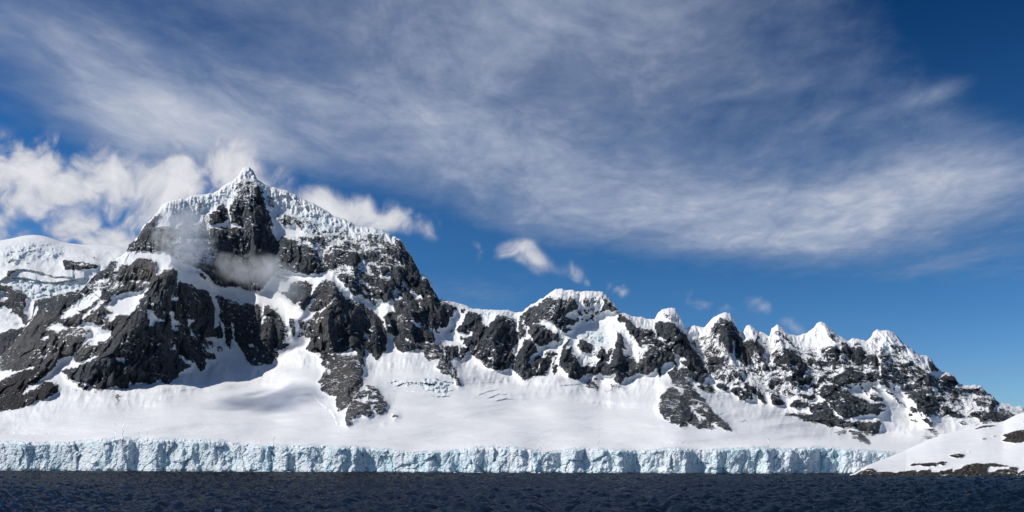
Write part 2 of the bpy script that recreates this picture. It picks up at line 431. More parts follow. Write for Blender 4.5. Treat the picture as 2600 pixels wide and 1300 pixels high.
# --- spur and buttresses right of the cirque
RR(680, 740, '''
1: 0,270 100,310 200,370 250,480 290,560 270,680 240,830 180,850 200,970 160,1090 40,1200 0,1200
0: 100,900 180,950 200,985 130,1000
1: 180,830 360,840 350,870 210,980 170,900
1: 340,470 380,430 430,450 440,530 400,600 350,570
.85: 390,620 440,570 460,600 430,740 400,740
.56: 260,560 330,560 340,800 250,800
.8: 460,750 480,720 580,650 600,720 470,770
1: 640,130 720,130 660,240 610,320 530,290 500,200
.9: 180,0 720,0 690,120 560,160 420,200 350,130
1: 660,300 740,190 850,90 950,0 1190,0 1310,140 1400,110 1430,200 1600,420 1650,560 1570,660 1600,930 1600,1060 1550,1090 1460,1010 1380,960 1290,980 1180,990 1100,1030 1020,1000 1000,1010 1040,1040 1040,1110 960,1110 870,1200 910,1090 850,1060 870,1020 830,990 700,1000 640,960 660,870 700,780 620,750 590,640 620,500 700,450 760,480 740,400 800,330 820,310 700,330
0: 800,335 960,240 1050,130 1100,60 1115,85 1070,140 1000,235 850,345
0: 1000,1000 1100,1040 1170,990 1270,990 1250,1030 1130,1045
0: 1290,965 1370,930 1450,1000 1340,972
0: 820,760 850,740 870,800
0: 1130,810 1230,750 1240,775 1150,825
.9: 500,480 560,460 600,500 590,600 520,610
.66: 1420,0 1700,0 1780,150 1820,200 1750,250 1700,190 1600,100 1500,60
.95: 1420,140 1540,190 1680,290 1800,400 1880,480 1920,600 1950,800 1940,960 1870,1000 1870,1060 1780,1140 1690,1020 1600,930 1580,700 1500,300
0: 1540,200 1620,210 1700,300 1620,265
0: 1590,400 1640,460 1640,520
0: 1570,670 1660,720 1720,680 1660,760 1650,850 1640,760 1580,740
.95: 1830,0 1990,0 2040,60 1970,180 1890,190 1830,110
.93: 2040,110 2150,170 2220,150 2160,40 2350,90 2420,150 2576,270 2576,870 2420,950 2330,980 2200,1010 2130,960 2050,800 2080,740 1960,660 1930,560 1890,430 1960,330 2090,330 2130,310 2070,200
0: 2300,420 2360,450 2490,570 2470,600 2380,520
0: 2230,590 2340,640 2300,600
0: 2240,760 2290,760 2350,850 2270,790
0: 2050,760 2120,730 2110,765
0: 2420,830 2500,840 2400,875
.62: 2090,330 2240,350 2260,430 2090,560 2050,480
.9: 2410,930 2470,880 2576,840 2576,960 2490,950
0: 1180,0 1260,0 1400,100 1440,140 1340,110 1300,140
''')
RR(740, 900, '''
1: 440,50 500,0 1210,0 1190,60 1160,80 1220,180 1230,210 1140,160 1190,290 1140,340 1170,420 1200,470 1120,560 960,790 920,850 830,910 740,940 770,880 720,830 740,680 700,690 560,620 460,570 480,500 440,450 560,230 520,210 480,150 540,90
0: 570,240 620,250 640,310 610,330 600,270
0: 580,90 600,130 580,140
0: 660,80 720,50 690,80
0: 1030,160 1080,210 1040,190
1: 1230,490 1330,500 1420,570 1460,660 1540,710 1480,730 1560,770 1570,850 1520,880 1600,950 1540,940 1480,970 1380,980 1340,960 1260,1040 1200,1020 1150,980 1060,980 1070,1030 1020,1060 980,1080 970,1150 910,1180 870,1110 860,1050 910,900 970,790 1130,560
0: 1050,750 1200,690 1280,640 1250,700 1210,760 1180,790
0: 1240,730 1410,750 1400,775 1260,765
0: 1300,600 1400,650 1330,645
0: 1100,600 1180,540 1300,570 1200,595
0: 1270,830 1350,820 1310,855 1350,900 1380,965 1340,960
1: 1660,960 1760,1000 1780,1030 1660,1040
1: 1630,1080 1700,1060 1750,1080 1690,1095
.9: 1450,1120 1520,1112 1560,1135 1500,1148
''')
# --- saddle and middle mountain
RR(1000, 760, '''
1: 0,0 740,0 830,60 880,220 900,340 900,420 820,470 770,450 700,490 640,480 640,540 690,700 600,710 470,680 430,560 430,430 240,290 0,180
0: 240,290 320,340 430,430 430,475 330,400
0: 560,430 640,520 600,530 570,500
0: 680,280 760,330 700,300
0: 370,40 480,130 430,115
.78: 760,20 930,70 1010,110 1060,140 1000,190 960,240 980,300 900,290 880,220 840,150
.9: 1080,150 1160,150 1150,220 1090,200
1: 1010,490 1080,400 1160,300 1200,190 1310,200 1380,250 1410,230 1430,310 1460,400 1560,430 1600,360 1690,250 1790,250 1850,300 1960,290 1990,380 2010,480 2010,600 2040,680 2020,740 1970,760 1950,830 1990,900 1970,970 1880,1130 1790,1180 1680,1180 1620,1140 1500,1110 1430,1010 1350,960 1240,880 1290,800 1290,600 1270,560 1170,560 1120,540 1060,540
0: 1180,450 1230,530 1310,530 1280,575 1200,540
0: 1010,490 1040,400 1130,330 1150,330 1080,420 1030,465
0: 1310,810 1350,750 1390,710 1380,740 1330,805
0: 1440,310 1480,400 1560,430 1540,455 1460,400
.5: 1850,440 1940,370 1990,400 1900,470
0: 1910,840 1990,870 1970,915 1930,880
.9: 1060,640 1100,600 1150,660 1120,680
1: 1140,620 1290,590 1280,740 1240,770 1150,740
1: 780,760 1060,740 1080,760 1250,790 1240,840 1180,870 1080,920 1050,970 960,960 930,1010 850,920 830,850
0: 1060,760 1085,770 1075,900 1055,890
.9: 1050,980 1110,920 1190,890 1180,930 1090,1000
.7: 650,480 760,510 790,560 720,570
.7: 900,560 960,470 1010,490 900,600
.95: 290,800 340,740 440,710 520,720 600,720 720,750 770,780 800,860 880,950 920,1030 1010,1120 1050,1230 1050,1288 980,1288 900,1230 760,1220 770,1160 680,1130 740,980 680,980 540,1020 490,920 500,840 430,830 350,790
.55: 560,880 650,860 660,900 590,930
0: 930,1090 1000,1250 985,1260 920,1150
1: 150,880 270,820 300,740 100,600 0,640 0,740 70,830
''')
src(1.0, '1150,950 1163,952 1171,985 1160,977')
RR(1280, 710, '''
.95: 250,620 330,530 430,440 560,430 580,380 680,310 760,280 820,310 860,330 900,290 960,330 1040,340 1080,260 1150,310 1200,400 1210,460 1180,520 1100,600 1030,600 900,640 850,700 790,690 700,720 500,700 430,760 380,800 350,890 260,980 220,900 230,780
.45: 820,200 940,190 1000,260 1040,330 960,320 900,290 840,260
0: 620,440 700,330 640,405
0: 720,520 770,470 820,440 760,525
0: 480,640 520,570 560,560 430,660
0: 860,330 885,400 840,440
0: 300,690 370,780 420,750 390,800 310,775
0: 500,700 640,700 560,650 700,660 800,700 700,740 560,720
.95: 440,740 560,720 650,760 700,790 760,840 830,880 880,860 920,1000 880,1040 860,1000 790,1000 700,1060 600,1090 540,1060 480,1000 430,900 380,870
0: 570,650 690,670 640,710 580,690
0: 450,900 520,880 490,920
0: 740,800 790,820 770,840
0: 550,960 600,970 590,990
.8: 780,700 900,680 1000,600 1080,620 1200,600 1240,640 1200,700 1110,750 1000,780 1130,790 1100,840 1030,880 930,840 870,790
0: 1010,760 1110,740 1080,790
0: 1070,640 1120,590 1240,600 1150,645
0: 990,570 1170,490 1150,540 1040,620
1: 1190,540 1240,500 1280,540 1270,590 1200,580
.9: 1240,650 1290,600 1320,610 1260,670
1: 1330,670 1380,620 1400,680 1350,700
1: 1400,650 1440,560 1470,600 1450,690
.38: 1280,250 1600,230 1620,330 1560,440 1440,560 1400,450 1300,330
.62: 1270,320 1330,300 1400,370 1420,420 1380,450 1300,450
.7: 1300,500 1400,490 1390,540 1320,560
.9: 1480,550 1540,500 1560,550 1510,600
.95: 1590,250 1700,340 1800,440 1860,490 1780,530 1700,500 1640,500 1560,560 1600,460 1640,380
.8: 1510,370 1550,340 1560,380
.6: 1100,210 1210,220 1210,250 1120,240
1: 1870,570 1920,560 2010,630 2100,720 2110,760 2060,830 1980,770 1990,690 1900,700 1860,680
.56: 1900,790 2060,790 2060,830 1900,830
1: 1790,1200 1830,1000 1860,950 1840,830 1890,860 1930,920 1960,1060 2020,1140 1920,1130 1960,1250 2080,1288 1760,1288
.95: 2110,760 2230,800 2400,810 2440,840 2480,900 2480,1060 2300,1060 2190,1050 2130,1000 2150,920 2040,900 2060,830
1: 2480,700 2576,660 2576,900 2500,920
.9: 2040,1060 2060,1000 2170,1080 2160,1200 2130,1230 2080,1160
.9: 2190,1060 2250,1070 2230,1130
1: 2380,1110 2480,1090 2576,1150 2576,1288 2270,1288 2320,1190
1: 1200,1080 1240,960 1300,1000 1370,1030 1440,1090 1450,1150 1400,1200 1360,1200 1250,1150
.8: 1450,1190 1530,1150 1540,1200 1460,1240
1: 1540,1180 1600,1080 1640,1140 1650,1250 1700,1288 1530,1288
.58: 1640,1050 1760,1060 1740,1110 1650,1100
.9: 1700,1160 1780,1120 1770,1220 1700,1240
1: 930,1288 950,1180 960,1110 1010,1010 1100,950 1060,1020 1000,1150 1120,1080 1090,1150 1100,1220 1080,1288
.9: 940,940 980,960 960,990 930,980
.75: 640,1220 740,1150 900,1180 880,1230 780,1240 700,1260
1: 830,1080 862,1080 850,1105
''')
RR(1280, 860, '''
1: 120,490 190,300 310,100 330,0 440,0 480,80 540,160 550,200 460,270 380,400 440,410 530,270 580,260 640,300 770,290 780,380 750,450 700,570 680,610 610,620 530,600 440,640 380,680 320,670 250,600 190,560
0: 380,400 450,300 530,265 550,270 500,325 440,400 420,408
0: 525,540 575,400 588,330 595,340 580,450 540,540
0: 665,480 692,500 692,560
0: 460,490 505,455 480,505
1: 800,480 860,400 880,430 860,560 830,610 810,560
.9: 760,540 790,440 830,300 870,290 830,400 780,510
1: 890,410 940,220 960,120 1030,20 1100,0 1060,60 1000,180 1100,120 1090,240 1150,260 1200,360 1260,440 1400,440 1500,460 1560,330 1530,290 1580,120 1600,100 1650,200 1740,290 1690,440 1780,290 1830,50 1850,0 1920,60 1900,150 1960,270 2080,280 2150,300 2180,400 2220,400 2300,250 2380,130 2500,130 2576,200 2576,420 2490,460 2360,590 2200,560 2060,620 1960,660 1900,750 1820,700 1780,660 1830,560 1720,600 1600,600 1570,550 1480,600 1440,560 1300,610 1240,640 1150,680 1060,620 1000,540 930,470
.42: 1140,250 1250,280 1500,330 1530,380 1500,440 1350,430 1200,350
1: 1200,100 1240,0 1300,20 1440,90 1450,170 1360,240 1280,220 1240,180
.45: 1450,220 1540,200 1530,310 1460,300
0: 1690,440 1750,320 1775,275 1745,370
0: 1900,150 2000,180 2090,270 1980,270
0: 2050,130 2100,200 2170,300 2200,400 2165,400 2125,290
.36: 2200,200 2300,120 2400,100 2300,250 2200,300
0: 1430,530 1490,480 1470,510
1: 1320,750 1400,660 1460,690 1530,770 1530,830 1400,830 1330,790
.9: 1430,630 1520,640 1530,690 1470,670
.85: 1560,850 1640,830 1740,830 1760,760 1690,740 1780,720 1880,760 1970,800 1960,830 1880,810 1790,830 1790,870 1720,870 1660,880
1: 1960,900 1990,880 2030,940 1990,925
1: 2490,470 2576,440 2576,640 2530,630 2510,560
''')
# --- pinnacled range on the right
RR(1600, 760, '''
.95: 0,370 90,440 200,480 340,490 400,560 410,720 270,740 130,740 100,660 60,620 0,540
1: 410,400 500,360 600,370 680,360 760,440 800,460 830,540 880,560 920,560 950,640 990,770 1050,880 1120,960 1180,1030 1250,1150 1260,1190 1200,1230 1100,1190 990,1160 880,1080 800,1010 940,1000 900,960 780,900 730,880 700,830 590,720 440,600 420,540
.52: 540,220 650,200 700,270 740,320 700,350 560,310
0: 440,600 540,640 610,670 540,672
0: 600,742 640,690 715,700
.95: 410,560 430,620 600,740 700,850 720,920 760,1050 790,1150 830,1288 700,1288 640,1200 720,1080 700,1030 640,1010 560,1080 480,1120 500,1280 470,1270 430,1100 380,1180 280,1240 150,1200 0,1260 0,940 60,970 130,1060 150,980 130,840 200,760 330,760 420,770
0: 0,640 40,680 110,740 110,900 130,1060 90,1010 60,930 0,860
.36: 150,800 330,750 240,880 200,980 150,950
0: 420,770 480,790 545,850 470,800
0: 490,1120 560,1070 650,1010 720,1060 700,1140 620,1110 540,1150
.95: 1320,470 1400,380 1480,300 1560,290 1600,360 1680,360 1730,450 1790,560 1840,660 1880,700 1980,620 2030,700 2000,830 1980,960 2000,1070 1900,1080 1800,980 1740,960 1720,880 1700,640 1660,600 1680,880 1600,850 1560,780 1450,640 1400,640 1340,560
.5: 1340,560 1440,500 1500,560 1440,640
0: 1680,680 1720,680 1720,800 1700,900 1740,980 1850,1180 1900,1288 1850,1288 1740,1090 1670,900 1700,790
.52: 1210,720 1400,740 1500,850 1530,950 1400,960 1300,880
.9: 1220,880 1340,930 1450,950 1550,960 1500,1020 1460,1060 1390,1140 1400,1200 1300,1180 1260,1120 1240,1040 1290,980
.56: 1260,1200 1400,1150 1550,1120 1700,1160 1800,1200 1850,1288 1200,1288
.78: 760,1150 850,1080 1000,1170 1200,1240 1310,1270 1310,1288 830,1288
.8: 1010,640 1070,680 1080,800 1020,740
.7: 1050,880 1150,940 1160,1010 1250,1130 1200,1120
.8: 2060,560 2130,620 2080,690 2130,740 2190,850 2150,930 2080,860 2040,700
.58: 2150,650 2250,620 2260,700 2200,760
.66: 2340,560 2420,520 2450,580 2380,600
.7: 2450,540 2540,600 2576,650 2560,700 2480,620
.42: 2320,640 2500,640 2540,720 2500,800 2350,860
.8: 2080,950 2150,980 2120,1050 2070,1020
.9: 2080,1100 2130,1090 2130,1160
1: 2160,1080 2190,1060 2290,1140 2180,1160
.7: 2000,1110 2080,1130 2080,1170
.8: 2300,1100 2330,1090 2400,1160 2340,1140
.84: 2480,960 2500,900 2576,800 2576,1080 2480,1060 2400,1080 2330,990
''')
RR(1600, 930, '''
.9: 640,170 600,100 700,40 760,0 800,130 960,230 1050,370 1150,440 1080,400 960,350 860,370 780,350 710,310 680,260
1: 460,640 500,500 560,400 640,330 720,330 780,370 830,440 870,360 1000,350 1080,400 1150,470 1200,520 1260,600 1370,720 1500,850 1590,930 1680,1030 1710,1080 1640,1070 1560,1050 1420,980 1400,1020 1340,1040 1090,1020 1060,980 960,1010 900,990 800,1000 790,960 700,960 620,910 520,800 480,740
0: 950,640 1030,655 1050,740 1150,800 1280,895 1150,835 1040,765
0: 1060,650 1120,580 1120,630 1200,650 1130,668
0: 1190,710 1250,690 1272,742
0: 1100,830 1135,850 1160,930 1120,880
0: 890,870 950,950 1050,990 960,1000 920,920
0: 640,830 672,900 640,900
0: 1310,930 1430,970 1400,1005
0: 820,440 842,440 830,505
0: 665,690 720,695 765,730 710,712
.88: 780,40 900,20 1000,100 1180,150 1250,240 1180,290 1240,330 1280,260 1340,340 1410,430 1350,440 1250,430 1130,380 1080,320 1000,210 860,140
0: 1020,200 1130,260 1140,310 1060,280
0: 1200,325 1300,420 1230,365
.58: 1380,0 1700,0 1850,60 1840,240 1750,300 1640,290 1500,220 1400,160
1: 1420,270 1500,270 1600,340 1620,390 1560,400 1450,370 1410,330
1: 1620,400 1700,340 1780,340 1850,400 1960,430 2030,540 1970,560 1900,520 1900,570 1800,540 1750,480
.95: 1850,250 1920,240 2050,370 2060,460 1960,420 1870,360
.95: 2070,400 2130,430 2200,520 2240,600 2160,590 2060,490
1: 2290,450 2350,430 2450,520 2540,600 2540,630 2350,630 2300,530
.9: 2370,170 2450,200 2490,270 2370,320 2300,380 2280,300 2350,250
.42: 1900,80 2200,180 2300,330 2250,420 2100,300 1950,200
.9: 2490,750 2540,770 2576,800 2530,812
''')
RR(1900, 780, '''
1: 0,500 60,560 100,650 80,750 30,780 60,860 60,930 0,960
.68: 430,400 500,370 540,430 490,470 430,450
.72: 540,420 620,450 690,560 760,640 850,690 830,710 720,640 620,540
1: 560,790 600,690 660,690 760,750 800,800 900,880 940,950 960,1000 800,1010 770,930 700,980 620,930 560,900
.85: 430,800 520,780 560,850 540,930 480,960 430,890
.66: 440,700 540,680 530,730 470,750
.58: 680,690 740,700 920,840 940,880 840,800
.8: 130,820 180,810 220,850 150,880
.9: 90,570 150,590 180,680 240,770 210,800 140,740
1: 230,930 280,930 350,1010 290,1030 230,990
.9: 150,950 200,970 190,1010
.9: 370,970 430,960 470,1030 400,1020
.8: 550,990 700,1000 680,1040 560,1030
1: 710,1040 760,1010 960,1010 930,1060 880,1140 850,1160 760,1100
1: 600,1150 720,1120 850,1160 900,1130 1050,1140 1040,1200 990,1260 850,1260 780,1288 700,1250 620,1200
.9: 950,870 1000,850 1060,830 1060,920 990,940
.66: 1010,710 1060,700 1050,830
.88: 1090,900 1200,880 1300,900 1300,950 1170,960 1100,950
.82: 1260,740 1340,640 1450,630 1510,700 1540,770 1460,800 1500,870 1550,940 1450,960 1320,940 1270,850
.6: 1540,830 1600,840 1700,930 1620,930
.66: 1290,430 1370,410 1420,500 1470,560 1400,580 1340,520
1: 1490,580 1600,580 1660,650 1720,650 1850,640 1890,700 1900,790 2000,780 2090,810 2130,880 2140,1000 2060,1010 2040,940 1960,930 1790,930 1790,960 1740,900 1640,820 1530,720
.75: 1720,570 1800,560 1850,600 1720,640
.44: 1900,640 2000,700 2100,760 1980,770
1: 1560,990 1700,980 1760,1000 1880,1010 1860,1060 2060,1070 2140,1050 2240,1010 2280,1050 2260,1180 2200,1160 2100,1210 1980,1200 1900,1240 1780,1240 1600,1240 1500,1280 1400,1288 1380,1200 1420,1110 1480,1070 1590,1060
1: 1150,1200 1180,1120 1290,1110 1250,1200
.6: 1180,1010 1330,1000 1330,1080 1260,1090 1200,1040
.9: 1340,990 1450,990 1430,1020
.9: 1290,1160 1370,1140 1380,1240 1290,1200
.66: 2030,500 2130,490 2160,530 2060,570
.78: 2300,600 2400,630 2500,610 2576,640 2560,700 2480,720 2340,660
.5: 2250,540 2300,580 2330,640
.9: 2160,640 2200,680 2180,800 2140,850 2160,740
.9: 2180,820 2280,780 2290,860 2200,900
1: 2160,900 2220,960 2260,1000 2200,1030 2160,980
1: 2270,1010 2290,960 2400,940 2430,1010 2400,1080 2280,1070
.9: 2440,970 2480,910 2576,930 2576,990
.9: 2450,1020 2576,1020 2576,1080 2440,1060
.95: 2290,1140 2370,1110 2576,1120 2500,1200 2370,1230 2300,1190
0: 2132,840 2158,840 2172,1120 2152,1120
''')
RR(1950, 950, '''
1: 340,500 400,470 420,420 520,400 600,430 560,460 700,450 650,540 600,570 560,550 450,550 380,550
1: 660,560 700,480 780,480 820,460 870,460 950,440 1060,600 1070,650 1160,700 1240,760 1350,760 1370,860 1240,860 1250,920 1190,880 1100,850 1050,890 960,860 940,830 850,820 720,790 620,770 490,720 420,690 300,680 260,650 240,620 380,640 600,630 700,650 740,620 680,610
1: 1090,180 1110,60 1150,0 1800,0 1770,110 1620,120 1500,150 1480,130 1360,140 1200,180
1: 830,320 900,180 1060,180 1090,120 1180,190 1200,260 1300,260 1400,340 1500,380 1600,420 1700,470 1910,460 1930,540 1760,550 1840,570 1940,580 1900,610 1830,630 1800,690 1740,640 1600,660 1450,690 1330,720 1240,740 1180,680 1070,590 1000,480 880,380
1: 1670,330 1750,310 1820,370 1880,400 1870,440 1740,440 1680,400
1: 1670,200 1720,180 1810,290 1760,280 1700,250
.7: 1480,170 1560,160 1560,240 1640,320 1660,380 1560,290
1: 1340,770 1500,760 1480,800 1600,770 1750,770 1770,730 1820,740 1840,860 1810,970 1700,1020 1610,1000 1500,930 1380,860
1: 1050,960 1080,930 1270,930 1280,980 1160,990
1: 1310,960 1340,900 1480,920 1600,1010 1680,1100 1720,1160 1660,1160 1560,1140 1490,1100 1470,1060 1400,1060 1330,1020 1350,1000 1450,1020 1480,1010
1: 30,300 120,330 200,400 290,490 190,500 60,490 70,430
.8: 0,130 110,40 200,80 240,140 130,190 60,240 30,210
.95: 260,60 400,50 560,40 740,40 710,140 650,150 500,160 520,200 430,170 330,100
1: 830,110 850,40 930,20 960,60 900,110
.7: 720,170 850,140 840,190 730,210
.6: 670,240 800,230 700,270
.85: 490,330 600,320 760,340 800,410 760,420 640,410 520,350
.9: 1800,120 1900,80 1950,130 2020,220 1990,240 1900,190 1800,170
1: 1920,250 2000,270 2100,370 2200,480 2270,540 2160,480 2050,360 1940,280
.9: 2050,200 2100,220 2090,280
1: 1960,80 2040,60 2260,30 2200,110 2050,130
.95: 2170,240 2230,170 2450,160 2530,200 2500,240 2350,240 2200,270
.9: 2220,320 2500,270 2576,300 2576,380 2400,380 2300,340
''')
RR(2200, 820, '''
1: 330,780 340,720 480,690 500,780 440,830 340,820
1: 510,720 560,660 650,660 740,630 760,700 640,720 560,740
.9: 520,790 640,770 750,760 830,780 850,810 700,810 540,820
1: 760,640 800,680 900,760 1020,830 1080,900 1130,1030 1180,1070 1280,1140 1200,1110 1080,1030 960,1010 900,870 850,780
.9: 600,900 700,870 850,840 880,900 700,915
1: 360,900 500,870 620,910 560,960 440,970
.9: 700,900 900,920 960,1030 860,1000 780,930
.95: 570,1110 620,1050 640,1000 800,1000 900,1030 880,1070 720,1080
.9: 430,1040 480,1060 490,1110 440,1090
.85: 620,1160 700,1140 900,1090 1050,1060 1110,1120 1000,1160 880,1190 800,1160
1: 700,1190 830,1200 1100,1180 1130,1288 820,1288 720,1240
.66: 380,350 440,350 560,370 650,400 620,440 520,450 410,400
.55: 640,400 720,480 780,560 850,620 900,680 800,630 720,520
.66: 820,540 900,580 930,620 860,590
.9: 980,640 1060,620 1110,690 1200,770 1140,790 1050,790 1030,720
.8: 940,700 1000,720 1020,780 960,750
.8: 1090,830 1180,810 1120,845
1: 1180,900 1280,850 1370,850 1450,900 1520,990 1470,1030 1220,1040 1190,970
.88: 1200,1060 1450,1050 1560,1060 1740,1070 1860,1070 1960,1120 2040,1200 1950,1200 1830,1190 1740,1150 1600,1130 1500,1150 1420,1170 1300,1130
.78: 1340,1230 1430,1210 1540,1250 1520,1288 1360,1270
.88: 1730,1220 1850,1210 2000,1230 2100,1230 2150,1288 1760,1288
.8: 1140,1250 1200,1190 1290,1230 1280,1288 1150,1288
''')
RR(2200, 1010, '''
1: 820,0 1110,0 1140,130 1120,240 1000,260 930,250 850,240 800,100
1: 690,170 770,140 830,230 840,250 720,220
1: 690,230 800,290 700,300
.8: 700,340 820,350 850,400 720,380
.7: 870,260 930,270 930,330 890,310
.88: 900,360 1000,330 1070,370 1100,460 1160,550 1230,600 1030,690 960,680 880,640 980,610 1100,610 1000,550 900,510 1000,490 1080,490 920,380
.8: 800,570 860,540 900,570 820,590
.7: 760,450 820,450 780,480
1: 1200,140 1310,120 1430,220 1560,260 1620,320 1500,330 1420,320 1260,210
.8: 1130,100 1210,130 1160,190 1220,240 1130,210
.8: 1400,150 1470,180 1450,190
.9: 1510,400 1560,370 1700,410 1640,440 1560,440
.9: 1770,470 1800,410 1850,450 1790,480
.8: 1640,350 1760,430 1700,420
.88: 1680,240 1800,200 1880,180 1760,60 1740,10 2100,0 2180,100 2100,170 2200,150 2440,270 2380,310 2230,390 1930,440 1850,380 1830,330 1700,290
0: 1880,150 2010,170 1980,210 1900,190
0: 1970,350 2060,370 2010,390
0: 2080,180 2130,120 2200,150 2110,210
.7: 2250,130 2430,160 2460,230 2380,230
.7: 2440,220 2576,170 2900,260 2900,420 2576,330 2400,310
''')
# --- dark scree at the foot of the left spur
RR(0, 940, '''
1: -900,1050 -900,300 0,190 140,100 400,-10 840,-20 720,110 640,180 400,330 330,420 410,380 470,340 640,260 720,200 860,190 890,260 970,220 940,370 880,390 720,480 620,480 500,570 420,600 200,650 0,675
0: 400,330 470,250 640,190 720,200 600,270 460,340
0: 0,400 80,400 60,415
0: 330,425 410,380 400,395
.9: 900,130 980,110 970,130
.9: 1060,120 1140,130 1150,150 1080,140
.85: 1220,190 1310,160 1420,160 1480,190 1520,260 1640,290 1760,290 1750,340 1680,320 1640,360 1560,300 1450,330 1360,310 1280,270
0: 1240,190 1400,155 1420,170 1340,200 1460,230 1500,260 1380,240 1290,220
1: 1160,310 1250,300 1260,320 1200,330
1: 1510,370 1560,330 1630,370 1600,380
1: 1570,395 1660,420 1610,418
1: 1830,320 1880,320 1880,345
1: 1840,410 1920,390 1990,400 2020,450 1960,440 1940,480 1980,520 1930,520 1880,460
1: 1000,0 1230,-40 2576,-60 2576,200 2460,240 2340,200 2250,200 2190,230 2110,160 2110,300 2000,310 1900,260 1760,290 1640,290 1500,230 1300,190 1200,180 1100,100
0: 1880,960 1881,961 1882,960
''')
rockB = np.zeros((RH, RW), np.float32)       # far snow dome behind the left spur
_keep = rock; rock = rockB
RR(0, 580, '''
.75: 1010,530 1080,510 1200,530 1340,540 1480,560 1640,590 1560,660 1420,670 1200,670 1100,680 1030,630
0: 1340,580 1380,600 1300,620
.6: 1270,460 1400,440 1560,460 1720,540 1560,510 1480,480
.54: 100,520 200,500 280,490 310,560 150,580
.5: 280,480 310,430 380,370 340,460
.9: 420,550 480,570 460,588
.9: 100,770 140,700 270,680 250,730 150,780
.6: 0,440 60,430 40,460
.8: -900,880 0,910 180,930 230,980 340,1010 440,1090 500,1200 640,1150 1300,1000 1300,1288 -900,1288
0: 0,1010 60,1030 130,1150 60,1160 0,1120
''')
RR(0, 760, '''
.75: -900,0 900,0 900,430 430,440 380,400 330,290 280,240 150,240 160,150 40,130 0,60 -900,100
1: -900,700 0,560 160,490 300,470 430,440 900,420 900,900 0,1000 -900,1000
0: 430,0 560,20 560,170 520,300 470,330 440,250 410,200
''')
rock = _keep
ice = np.zeros((RH, RW), np.float32)
def I(tx, ty, val, s):
    q = np.array(s.replace(',', ' ').split(), float).reshape(-1, 2)
    fill(ice, np.stack([tx + q[:, 0] * S, ty + q[:, 1] * S], 1), val, 'max')
I(0, 580, .55, '150,800 400,800 640,840 760,890 1050,880 1400,820 1300,1000 1100,1080 700,1130 520,1170 430,1080 340,1000 200,940')
I(0, 580, .35, '0,330 280,240 800,230 1100,300 1080,420 900,480 500,480 300,500 100,520')
I(1280, 710, .6, '1300,900 1500,870 1700,880 1850,900 1820,1000 1700,1050 1440,1050 1380,1000')
I(1280, 710, .5, '1320,690 1480,690 1500,740 1340,770')
I(600, 400, .5, '1050,920 1300,900 1420,1000 1750,1030 1750,1288 1120,1288 1060,1100')
I(600, 400, .35, '1750,1010 1950,1130 2250,1150 2500,1260 2400,1288 1800,1200')
I(300, 420, .4, '850,640 1100,560 1180,700 1200,950 1000,1000 870,860')
I(300, 420, .35, '1110,560 1300,500 1750,470 1800,560 1500,760 1300,800 1200,640')
I(1000, 760, .4, '1350,200 1500,180 1850,180 1960,290 1800,250 1640,260 1500,350 1440,290')
I(740, 900, .8, '1730,520 1860,460 2130,460 2130,500 1900,500 1740,530')
I(740, 900, .6, '1560,500 1620,430 1760,440 1600,500')
I(740, 900, .6, '2160,380 2576,480 2576,660 2200,600 2150,520')

# ------------------------------------------------------------------ materials of rock, snow and ice
def material(name):
    m = bpy.data.materials.new(name); m.use_nodes = True; m.node_tree.nodes.clear(); h = G(m.node_tree)
    out = h.node('ShaderNodeOutputMaterial'); return m, h, out

